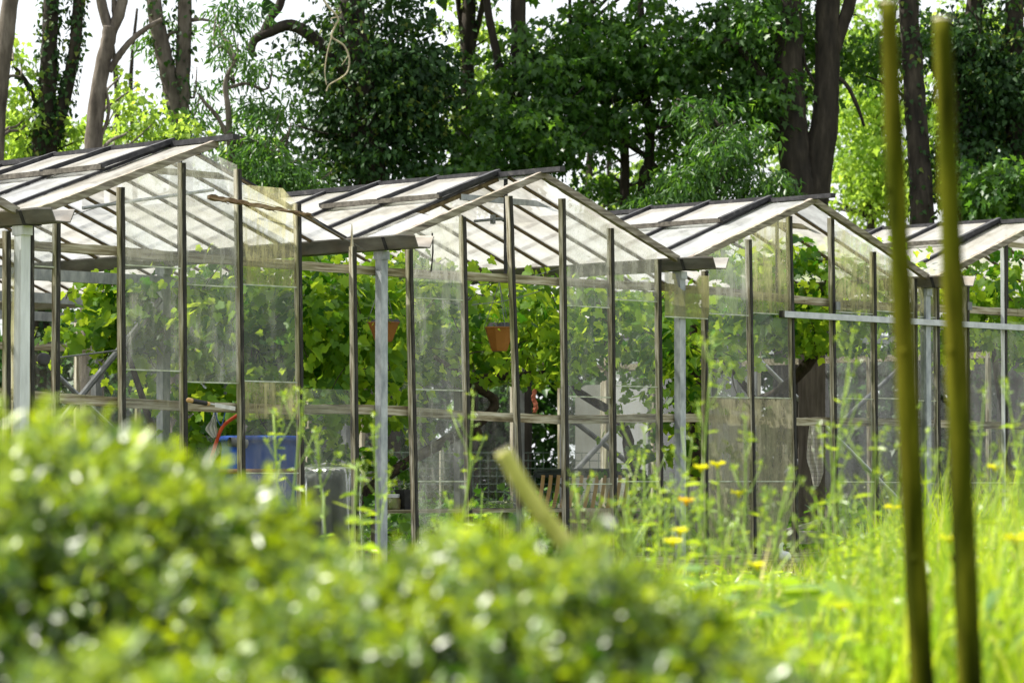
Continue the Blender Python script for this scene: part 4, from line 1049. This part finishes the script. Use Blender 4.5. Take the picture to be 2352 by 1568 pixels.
tree('ivy_mass_tree', 'ivy-covered dark trees filling the right edge of the wood', 45, [([(2230, BASE), (2225, 600), (2215, 300), (2230, 100), (2245, -60), (2250, -400)], [30, 28, 24, 22, 20, 15]), ([(2340, BASE), (2335, 400), (2330, 100), (2330, -300)], [26, 24, 22, 15])],
     [(2240, 120, .2, 110, 170, 1.1, 100, 44, .42, .09), (2330, 250, .2, 110, 200, 1.1, 120, 44, .42, .09), (2230, 380, 0, 100, 100, 1.0, 60, 44, .42, .09), (2280, -230, .9, 200, 170, 2, 36, 24, .7, .24)], 'ivy', 'ivy', 'bark_dark', ivy=(0, 1), ivy_n=200, ivy_grow=1.5, seed=13)  # last volume: unseen upper leaves, placed to shade the ivy below
tree('edge_maple', 'mid-green maple bush at the right edge above the far roof', 43, [([(2300, BASE), (2296, 700), (2290, 480)], [10, 9, 6])],
     [(2290, 430, -.3, 100, 70, .7, 40, 40, .42, .12)], 'maple', 'maple', 'bark_dark', seed=14)
# sunlit trees farther back
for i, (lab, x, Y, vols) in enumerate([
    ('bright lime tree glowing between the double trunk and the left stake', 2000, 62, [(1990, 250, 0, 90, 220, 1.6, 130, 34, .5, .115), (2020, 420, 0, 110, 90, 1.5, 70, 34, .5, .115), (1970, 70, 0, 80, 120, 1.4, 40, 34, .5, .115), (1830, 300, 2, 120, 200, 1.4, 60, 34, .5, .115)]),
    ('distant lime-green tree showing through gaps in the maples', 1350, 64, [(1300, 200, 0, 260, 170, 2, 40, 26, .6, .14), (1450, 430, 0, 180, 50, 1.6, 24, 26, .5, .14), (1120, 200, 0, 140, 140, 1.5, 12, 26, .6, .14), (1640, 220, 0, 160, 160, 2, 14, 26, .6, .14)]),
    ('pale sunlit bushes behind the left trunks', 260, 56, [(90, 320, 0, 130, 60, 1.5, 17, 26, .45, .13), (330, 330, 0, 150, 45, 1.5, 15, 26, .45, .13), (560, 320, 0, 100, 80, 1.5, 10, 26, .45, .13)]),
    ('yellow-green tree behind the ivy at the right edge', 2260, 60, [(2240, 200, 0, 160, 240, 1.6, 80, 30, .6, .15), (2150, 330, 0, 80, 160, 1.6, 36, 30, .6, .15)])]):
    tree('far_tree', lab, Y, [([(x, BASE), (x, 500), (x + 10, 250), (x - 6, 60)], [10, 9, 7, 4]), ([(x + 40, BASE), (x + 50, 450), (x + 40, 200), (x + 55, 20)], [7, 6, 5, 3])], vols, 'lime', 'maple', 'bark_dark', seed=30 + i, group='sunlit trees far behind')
# understory bushes behind the glasshouse, seen through it
for i, (x, lab) in enumerate([(80, 'dark bush behind the left bay, beyond the wire fence'), (420, 'dark bush behind the brace of the left bay'), (760, 'dark bush behind the wrapped stack'), (1120, 'dark bush behind the hanging planters'), (1560, 'dark bush behind the second galvanised post'), (1900, 'dark bush behind the weathered board'), (2260, 'dark bush behind the far right bay')]):
    tree('bush', lab, 46.5 + (i % 2) * .8, [([(x, BASE), (x + 8, 1050), (x - 10, 900)], [12, 9, 4])],
         [(x, 960, 0, 250, 190, .8, 130, 34, .5, .15), (x + 60, 780, .6, 230, 120, .8, 60, 34, .5, .15), (x, 1100, 0, 250, 60, .6, 30, 34, .5, .15)], 'bush', 'maple', 'bark_dark', seed=50 + i, cat='bush', group='bushes behind the glasshouse')
# dead pale twigs hanging in front of the ivy
dt = thing('dead_branch', at(760, 0, 42.0), 'pale dead twisted branch hanging in front of the ivy-smothered tree', 'branch')
def dtp(pts): return [at(x, y, 42.0) - Vector(dt.location) for (x, y) in pts]
for pts, r in (([(738, -60), (744, 0), (776, 40), (770, 60), (762, 85), (790, 105), (802, 135), (798, 165), (782, 180), (756, 195), (750, 210)], .016), ([(762, 85), (752, 120), (746, 165), (750, 195)], .010), ([(775, 40), (760, 44), (768, 58)], .008), ([(790, 105), (800, 125), (785, 150)], .007)):
    mb = MB(); sp = smooth_path(dtp(pts), 5); mb.tube(sp, lin(r, r * .5, len(sp)), 7, jit=.15); mb.build('twig', M['twig'], dt)

# ------------------------------------------------------------------ foreground: stakes
def stake(name, pts, Y, rpx, mat, label, foot=True, end=None, lean=0.0):
    k = Y / F_PX
    P = [at(x, y, Y + lean * (y - pts[0][1]) / 1000.0) for (x, y) in pts]
    if foot:
        d = (P[-1] - P[-2]).normalized(); P.append(P[-1] + d * ((P[-1].z + .05) / -d.z))
    base = P[-1].copy()
    t = thing(name, base, label, 'stake')
    sp = smooth_path([p - base for p in P], 8)
    rad = [r * k for r in np.interp(np.linspace(0, 1, len(sp)), np.linspace(0, 1, len(rpx)), rpx)]
    mb = MB(); mb.tube(sp, [r * random.uniform(.95, 1.06) for r in rad], 18, jit=.035)
    for f in (.22, .41, .63, .78):                 # trimmed branch knots
        i = int(f * (len(sp) - 1)); an = random.uniform(2.2, 4.6); d = Vector((math.cos(an), math.sin(an) - .4, 0)).normalized()
        mb.tube([sp[i] + d * rad[i] * .7, sp[i] + d * rad[i] * 1.18], [rad[i] * .42, rad[i] * .28], 9)
    mb.build('shaft', M[mat], t, True)
    a = sp[0]; d = (sp[0] - sp[1]).normalized()
    mb = MB(); mb.tube([a, a + d * .004], [rad[0] * .97, rad[0] * .9], 18); mb.build('cut_end', M[end or 'stake_end'], t)
    return t
stake('wooden_stake', [(2040, 8), (2062, 500), (2088, 1000), (2118, 1568)], 5.6, [20, 23, 25, 27, 28, 29], 'stake', 'tall algae-green wooden stake, left of the pair in the foreground')
stake('wooden_stake', [(2164, 46), (2182, 500), (2204, 1000), (2227, 1568)], 5.5, [21, 24, 26, 28, 29, 30], 'stake', 'slightly shorter algae-green wooden stake, right of the pair in the foreground')
stake('leaning_stake', [(1156, 1036), (1200, 1115), (1250, 1185), (1330, 1290)], 5.0, [19, 20, 21, 22, 22], 'stake_pale', 'short pale green stake leaning out of the clipped bush')

# ------------------------------------------------------------------ clipped box bushes
def box_bush(label, c, r, n, seed, ls=(.0145, .0235), fresh=.5):
    rg = np.random.default_rng(seed)
    t = thing('box_bush', (c[0], c[1], 0), label, 'bush', 0, 'clipped box bushes in the foreground')
    def surf_pts(n, depth):
        u = rg.normal(size=(n, 3)); u[:, 2] = np.abs(u[:, 2]) * 1.0 - .25; u /= np.linalg.norm(u, axis=1, keepdims=True)
        lump = 1 + .055 * np.sin(u[:, 0] * 9 + seed) * np.sin(u[:, 2] * 8 + u[:, 1] * 7) + .03 * np.sin(u[:, 0] * 23 + u[:, 1] * 19)
        k = lump * (1 - depth * rg.random(n) ** 1.4)
        # sprigs sticking out
        out = rg.random(n) < .06
        k = np.where(out, lump * (1 + .10 * rg.random(n)), k)
        return u, u * k[:, None] * np.array(r) + np.array([0, 0, c[2]])
    per = 15
    ns = n // per
    u0, p0 = surf_pts(ns, .13)
    sdir = u0 * .8 + rg.normal(size=(ns, 3)) * .45 + (0, 0, .45); sdir /= np.linalg.norm(sdir, axis=1, keepdims=True)
    L = rg.uniform(.025, .055, ns)
    fr = np.tile(np.arange(per) / (per - 1.0), ns)
    u, p = np.repeat(u0, per, 0), np.repeat(p0, per, 0)
    sd = np.repeat(sdir, per, 0)
    rad = rg.normal(size=(len(p), 3)); rad -= sd * np.sum(rad * sd, 1, keepdims=True); rad /= np.linalg.norm(rad, axis=1, keepdims=True)
    p = p + sd * (fr * np.repeat(L, per))[:, None] + rad * .004
    ax = rad * .9 + sd * (.35 + .7 * fr)[:, None] + rg.normal(size=p.shape) * .15
    nn = sd * .8 - rad * .2 + rg.normal(size=p.shape) * .3
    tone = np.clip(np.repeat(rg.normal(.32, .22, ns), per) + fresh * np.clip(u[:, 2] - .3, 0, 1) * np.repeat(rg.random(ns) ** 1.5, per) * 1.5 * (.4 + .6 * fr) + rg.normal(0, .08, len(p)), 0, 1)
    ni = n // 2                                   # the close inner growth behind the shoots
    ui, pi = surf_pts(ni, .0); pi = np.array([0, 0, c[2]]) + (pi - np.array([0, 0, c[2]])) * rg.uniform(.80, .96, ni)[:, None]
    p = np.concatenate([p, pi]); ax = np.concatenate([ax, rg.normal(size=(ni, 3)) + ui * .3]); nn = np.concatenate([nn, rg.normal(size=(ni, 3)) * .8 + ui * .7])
    tone = np.concatenate([tone, np.clip(rg.normal(.12, .1, ni), 0, 1)])  # low tone: shade between the sprigs is put into the inner leaf colour
    keep = p[:, 2] > .01
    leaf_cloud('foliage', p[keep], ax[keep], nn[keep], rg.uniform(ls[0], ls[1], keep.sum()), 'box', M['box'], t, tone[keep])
    # woody stems inside
    mb = MB()
    for _ in range(60):
        uu, q = surf_pts(1, .12); q = q[0]
        mb.tube([Vector((rg.normal(0, .05), rg.normal(0, .05), 0)), Vector((q[0] * .5, q[1] * .5, q[2] * .6)), Vector(q)], [.008, .005, .002], 5)
    mb.build('stems', M['vinewood'], t)
box_bush('large clipped box bush at the left with lime new tips on top', (-.62, 4.45, .33), (.42, .56, .39), 44000, 1, fresh=1.5)
box_bush('lower rounded box bush in the middle foreground', (-.04, 3.95, .20), (.44, .46, .375), 38000, 2, fresh=.9)
box_bush('nearest box bush cut off by the bottom left corner of the frame', (-.36, 3.05, .12), (.27, .25, .36), 15000, 3, fresh=1.5)
box_bush('box bush filling the dip between the large left bush and the middle one', (-.34, 4.15, .20), (.20, .30, .345), 14000, 5, fresh=1.2)
box_bush('small box bush at the lower right of the middle one, next to the grass', (.28, 4.15, .12), (.20, .28, .30), 11000, 4, fresh=.8)

# ------------------------------------------------------------------ meadow
def wall_d(x, y):                      # greenhouse depth coordinate (negative outside, in front)
    q = np.stack([x - G_ORG.x, y - G_ORG.y], 1)
    return q[:, 0] * D2.x + q[:, 1] * D2.y
def grass(name, n, ylo, yhi, hmin, hmax, mat, seed, wid=.0045, xr=None, power=1.0, hfun=None, lab=None, clump=.12):
    rg = np.random.default_rng(seed)
    y = ylo + (yhi - ylo) * rg.random(n) ** power
    hw = .165 * y + .35
    x = (rg.random(n) * 2 - 1) * hw if xr is None else xr[0] + (xr[1] - xr[0]) * rg.random(n)
    cx, cy = np.round(x / clump) * clump, np.round(y / clump) * clump
    x += (cx - x) * .35; y += (cy - y) * .35
    d = wall_d(x, y); k = (d < -.10) & (np.abs(x) < hw + .2); x, y, d = x[k], y[k], d[k]; n = len(x)
    h = hmin + (hmax - hmin) * rg.random(n) ** 1.5
    h *= .65 + .5 * (np.sin(cx[k] * 3.1 + cy[k] * 1.7) * np.sin(cy[k] * 2.3 - cx[k]) * .5 + .5)
    if hfun is not None: h *= hfun(x, y, d)
    an = rg.random(n) * 6.283; bend = rg.uniform(.1, .65, n) * h
    dx, dy = np.cos(an), np.sin(an)
    w = wid * rg.uniform(.7, 1.5, n)
    px, py = -dy * w / 2, dx * w / 2
    V = np.zeros((n, 5, 3))
    for i, (tz, tb, tw) in enumerate(((0, 0, 1), (0, 0, -1), (.62, .35, -.8), (.62, .35, .8), (1.0, 1.0, 0))):
        V[:, i, 0] = x + dx * bend * tb + px * tw; V[:, i, 1] = y + dy * bend * tb + py * tw; V[:, i, 2] = h * tz - .02
    me = bpy.data.meshes.new(name)
    me.vertices.add(n * 5); me.vertices.foreach_set('co', V.ravel().astype(np.float32))
    one = np.array([0, 1, 2, 3, 3, 2, 4])
    me.loops.add(n * 7); me.loops.foreach_set('vertex_index', (np.arange(n)[:, None] * 5 + one).ravel().astype(np.int32))
    me.polygons.add(n * 2); me.polygons.foreach_set('loop_start', (np.arange(n)[:, None] * 7 + np.array([0, 4])).ravel().astype(np.int32))
    a = me.attributes.new('tone', 'FLOAT', 'FACE'); a.data.foreach_set('value', np.repeat(rg.random(n), 2).astype(np.float32))
    me.materials.append(mat); me.update(calc_edges=True)
    return tag(link(name, me), kind='stuff')
def near_wall(x, y, d):
    q = np.clip((-d - .6) / 4.5, .16, 1.0)
    tall = np.clip((x / y - .085) / .03, 0, 1)          # taller uncut growth towards the right
    cap = np.clip((.66 - .0257 * y) / .52, .12, 1.0)     # grazed low in front of the wall
    return np.minimum(q, cap) * (1 - tall) + tall * (.75 + .75 * (np.sin(x * 5.1 + y * 1.3) * .5 + .5))
grass('meadow_grass', 70000, 5.8, 27.0, .16, .52, M['grass'], 21, hfun=near_wall, power=.9)
grass('meadow_grass', 9000, 5.85, 10.5, .22, .52, M['grass'], 22, wid=.009, xr=(.2, 2.1), hfun=lambda x, y, d: .7 + .8 * (np.sin(x * 6.3 + y) * np.sin(y * 2.9) * .5 + .5))
grass('tall_meadow_grass', 5200, 8.0, 17.5, .30, .72, M['grass'], 24, wid=.006, clump=.55, hfun=lambda x, y, d: np.clip((x / y - .05) / .06, .22, 1.15) * np.clip(-d / 5, .3, 1))
grass('dry_grass', 9000, 20.0, 27.0, .05, .16, M['dry'], 23, wid=.004, clump=.3)
def broadleaves(name, n, ylo, yhi, seed, size, xr, zr, kind='lance'):
    rg = np.random.default_rng(seed)
    y = ylo + (yhi - ylo) * rg.random(n); x = xr[0] + (xr[1] - xr[0]) * rg.random(n)
    k = np.abs(x) < .165 * y + .3; x, y = x[k], y[k]
    d = wall_d(x, y); k = d < -.3; x, y = x[k], y[k]; n = len(x)
    low = np.where(x / y < .098, np.clip((.66 - .0257 * y) / .52, .15, 1.0), 1.0)
    p = np.stack([x, y, zr[0] + (zr[1] - zr[0]) * low * rg.random(n) ** 1.4], 1)
    ax = rg.normal(size=(n, 3)); ax[:, 2] = np.abs(ax[:, 2]) * .35
    o = leaf_cloud(name, p, ax, rg.normal(size=(n, 3)) * .45 + (0, 0, 1), rg.uniform(*size, n), kind, M['weed'], None, rg.random(n))
    return tag(o, kind='stuff')
broadleaves('meadow_weeds', 12500, 5.9, 16, 31, (.03, .09), (-.6, 2.8), (.05, .46))
broadleaves('wall_weeds', 1300, 15, 26, 32, (.03, .06), (-1.5, 4.5), (.02, .16))
broadleaves('dock_leaves', 1000, 6.0, 10.5, 33, (.045, .10), (.25, 1.8), (.08, .44), 'box')
def ground_ivy():
    rg = np.random.default_rng(77); n = 16000
    x = rg.uniform(-9, 11, n); y = rg.uniform(34, 47, n)
    q = np.stack([x - G_ORG.x, y - G_ORG.y], 1); sd = q[:, 0] * D1.x + q[:, 1] * D1.y; dd = q[:, 0] * D2.x + q[:, 1] * D2.y
    k = (dd > DEPTH + .15) | (sd > 16.15); n = k.sum()
    p = np.stack([x[k], y[k], .02 + .38 * rg.random(n) ** 1.6], 1)
    tag(leaf_cloud('ground_ivy', p, unit(n, .1), unit(n, 1.2), rg.uniform(.08, .16, n), 'ivy', M['bush']), kind='stuff')
ground_ivy()
def floor_plants():
    rg = np.random.default_rng(78); n = 9000
    sd = rg.uniform(.2, 15.8, n); dd = rg.uniform(1.6, 9.6, n)
    q = np.array([tuple(wld(a, b, 0)) for a, b in zip(sd, dd)])
    lump = np.sin(sd * 2.1) * np.sin(dd * 1.7 + sd) * .5 + .5
    q[:, 2] = .03 + (.12 + .50 * lump) * rg.random(n)
    tag(leaf_cloud('floor_plants', q, unit(n, .2), unit(n, 1.0), rg.uniform(.05, .11, n), 'ivy', M['maple']), kind='stuff')
floor_plants()

# ------------------------------------------------------------------ tall weeds and flowers
def leafy_stalk(name, label, x, ytop, Y, seed, cat='weed', lean=0.0, leaf=(.03, .055), nleaf=16, branches=3, flower=None, mat='weed', group=None, bud=True):
    rg = np.random.default_rng(seed)
    top = at(x, ytop, Y); base = Vector((top.x - lean, top.y, 0)); H = top.z
    t = thing(name, base, label, cat, 0, group)
    main = smooth_path([(0, 0, -.02), (lean * .2 + rg.normal(0, .01), rg.normal(0, .01), H * .4), (lean * .6, 0, H * .75), (lean, 0, H)], 5)
    sm = MB(); sm.tube(main, lin(.0042, .0018, len(main)), 7)
    P, Yv, Nn, S = [], [], [], []
    ends = [Vector(main[-1])]
    for b in range(branches):
        f = rg.uniform(.55, .92); p = Vector(main[int(f * (len(main) - 1))]); an = rg.random() * 6.28
        L = rg.uniform(.05, .15); e = p + Vector((math.cos(an) * L * .6, math.sin(an) * L * .6, L))
        sm.tube([p, p.lerp(e, .5) + Vector((0, 0, -.01)), e], [.002, .0016, .0012], 5); ends.append(e)
    sm.build('stem', M['stem'], t, True)
    for i in range(nleaf):
        f = rg.uniform(.12, .98); p = np.array(main[int(f * (len(main) - 1))]); an = rg.random() * 6.28
        a = np.array([math.cos(an), math.sin(an), .45]); P.append(p + a * .004); Yv.append(a); Nn.append(np.array([0, 0, 1.0]) + rg.normal(size=3) * .3); S.append(rg.uniform(*leaf) * (1.15 - .6 * f))
    if bud:
        for e in ends:
            for q in range(9):
                P.append(np.array(e) + rg.normal(size=3) * .006); a = rg.normal(size=3); a[2] = abs(a[2]) + .6; Yv.append(a); Nn.append(rg.normal(size=3)); S.append(rg.uniform(.010, .02))
    leaf_cloud('leaves', np.array(P), np.array(Yv), np.array(Nn), np.array(S), 'lance', M[mat], t, rg.random(len(P)))
    if flower:
        fm, fr = flower
        e = np.array(ends[0]); n = 12
        an = np.arange(n) * 6.283 / n
        a = np.stack([np.cos(an), np.sin(an), np.full(n, .25)], 1)
        fo = leaf_cloud('flower_head', np.repeat(e[None], n, 0) + a * fr * .1, a, np.repeat(np.array([[0, 0, 1.0]]), n, 0) + rg.normal(size=(n, 3)) * .1, np.full(n, fr), 'petal', M[fm], t)
        mb = MB(); mb.lathe([(0, .006), (fr * .25, .004), (fr * .28, 0), (fr * .2, -.008), (0, -.012)], c=tuple(e), n=12); mb.build('flower_centre', M[fm], fo, True)
    return t
FL = [(1648, 1068, 9.5, 'petal', 'yellow flower high up in front of the dark gap by the second steel post'), (1612, 1076, 9.0, 'petal', 'smaller yellow flower just left of the one before the dark gap'), (1576, 1152, 9.0, 'petal_o', 'orange flower in front of the foot of the second steel post, the only orange one'),
      (1697, 1134, 9.5, 'petal', 'yellow flower against the grimy lower glass pane'), (2050, 1168, 9.0, 'petal', 'yellow flower touching the left side of the left stake'), (1562, 1222, 8.5, 'petal', 'yellow flower low above the middle bush, below the orange one'),
      (1740, 1300, 8.0, 'petal', 'yellow flower low down beside the broad grey leaf'), (1545, 1246, 8.0, 'petal', 'yellow flower just above the rim of the middle bush, left of the broad grey leaf'), (1932, 1395, 7.4, 'petal', 'large pale yellow flower deep in the bright grass'),
      (2286, 1075, 9.2, 'petal', 'yellow flower right of the right stake, high up'), (2180, 1240, 7.6, 'petal', 'yellow flower between the two stakes'), (1075, 1225, 7.5, 'petal', 'yellow flower over the rim of the middle bush, below the leaning stake'), (2330, 1240, 6.4, 'petal', 'large blurred yellow flower near the right edge')]
for i, (x, y, Y, fm, lab) in enumerate(FL):
    leafy_stalk('yellow_flower' if fm == 'petal' else 'orange_flower', lab, x, y, Y, 200 + i, 'flower', lean=RNG.uniform(-.04, .04), nleaf=9, branches=1, flower=(fm, .023 if fm == 'petal_o' else .024), bud=False)
WD = [(1480, 990, 10.5, 'tall budding weed before the panes left of the second steel post'), (1440, 1090, 9.5, 'shorter budding weed before the slatted bench'), (1640, 770, 9.0, 'tallest pale weed stalk, left of the broken lower pane'), (1590, 1010, 9.5, 'budding weed stalk crossing the second steel post'),
      (1712, 960, 9.2, 'weed stalk leaning right before the grimy panes'), (1815, 1080, 9.0, 'weed stalk in front of the open bay with the towel'), (1960, 760, 9.6, 'tall pale weed stalk right of the towel'), (1905, 980, 9.0, 'weed stalk between the towel and the left stake'), (2012, 1010, 8.8, 'weed stalk close to the left stake'),
      (2150, 1060, 9.0, 'weed stalk seen between the two stakes'), (2262, 900, 9.0, 'weed stalk just right of the right stake'), (2312, 880, 9.5, 'tall weed stalk close to the right edge'), (2345, 1000, 8.8, 'weed stalk at the very right edge'), (700, 900, 10.0, 'thin weed stalk before the blue barrel'), (725, 1010, 10.5, 'weed stalk before the wrapped stack'), (630, 950, 11, 'thin weed stalk before the mossy pane above the barrel'),
      (1085, 960, 10.2, 'weed stalk slanting across the dusty pane behind the leaning stake'), (855, 985, 10.0, 'weed stalk just left of the tall galvanised post'), (1320, 1130, 9.2, 'young weed beside the leaning stake'), (1540, 1110, 8.8, 'branching weed before the dark gap'), (1760, 1150, 8.4, 'bushy weed before the broken pane'), (2090, 930, 9.4, 'thin weed stalk right behind the left stake')]
for i, (x, y, Y, lab) in enumerate(WD):
    leafy_stalk('tall_weed', lab, x, y, Y, 300 + i, 'weed', lean=RNG.uniform(-.10, .10), nleaf=20, branches=6, leaf=(.03, .06), group='tall weeds before the glass')
leafy_stalk('leafy_shoot', 'shoot with broad yellow-green leaves in front of the tall galvanised post', 822, 1060, 9.5, 401, 'shoot', lean=.03, nleaf=26, branches=3, leaf=(.07, .12), bud=False)
for i, (x, y, Y, lab) in enumerate([(1455, 1205, 8.6, 'bushy lime weed just above the middle bush, left of the orange flower'), (1520, 1165, 9.0, 'bushy lime weed below the right end of the slatted bench'), (1605, 1175, 8.4, 'bushy lime weed at the foot of the second steel post'), (1660, 1200, 8.2, 'broad bushy weed before the left grimy pane'),
        (1880, 1195, 8.6, 'bushy weed before the slanting grey plank'), (1965, 1160, 8.6, 'bushy weed left of the left stake, below the tube'), (2030, 1230, 8.0, 'bushy weed touching the left stake low down'), (2250, 1160, 8.4, 'bushy weed right of the right stake'), (2330, 1120, 8.8, 'bushy weed at the right edge above the tall grass'), (1250, 1215, 9.0, 'bushy weed right of the leaning stake'), (1010, 1205, 9.6, 'bushy weed below the dusty pane of the middle bay')]):
    leafy_stalk('bushy_weed', lab, x, y, Y, 500 + i, 'weed', lean=RNG.uniform(-.06, .06), nleaf=32, branches=8, leaf=(.035, .075), group='bushy weeds in the meadow')
leafy_stalk('leafy_shoot', 'low shoot with long lime leaves at the dip between the two bushes', 828, 1180, 7.5, 402, 'shoot', lean=-.02, nleaf=12, branches=1, leaf=(.08, .13), bud=False)
leafy_stalk('leafy_shoot', 'small climbing shoot beside the open middle bay', 1108, 1130, 11.5, 403, 'shoot', lean=.02, nleaf=14, branches=2, leaf=(.06, .09), bud=False)
def big_leaf(label, pts, Y, size, seed):
    x, y = pts
    base = at(x, y, Y); base.z = 0
    rg = np.random.default_rng(seed)
    t = thing('dock_plant', base, label, 'plant', 0, 'broad-leaved plants in the meadow')
    z = at(x, y, Y).z; n = 7
    an = rg.random(n) * 6.28
    a = np.stack([np.cos(an), np.sin(an), rg.uniform(-.1, .3, n)], 1)
    p = np.stack([np.cos(an) * .02, np.sin(an) * .02, z - rg.random(n) * .10], 1)
    leaf_cloud('leaves', p, a, rg.normal(size=(n, 3)) * .25 + (0, 0, 1), rg.uniform(.7, 1.1, n) * size, 'box', M['weed'], t, rg.random(n) * .5)
    mb = MB(); mb.tube([(0, 0, -.02), (.005, 0, z)], [.006, .004], 7); mb.build('stem', M['stem'], t)
big_leaf('broad grey-green leafed plant beside the bare strip at the foot of the wall', (1770, 1318), 7.4, .11, 1)
big_leaf('broad-leaved plant low in the bright grass left of the left stake', (1990, 1330), 7.2, .09, 2)
big_leaf('broad-leaved plant between the stakes near the bottom', (2170, 1440), 6.4, .09, 3)
big_leaf('broad-leaved plant by the right edge, low in the grass', (2320, 1380), 6.4, .10, 4)
big_leaf('broad-leaved plant rising behind the middle bush', (1630, 1300), 7.2, .09, 5)
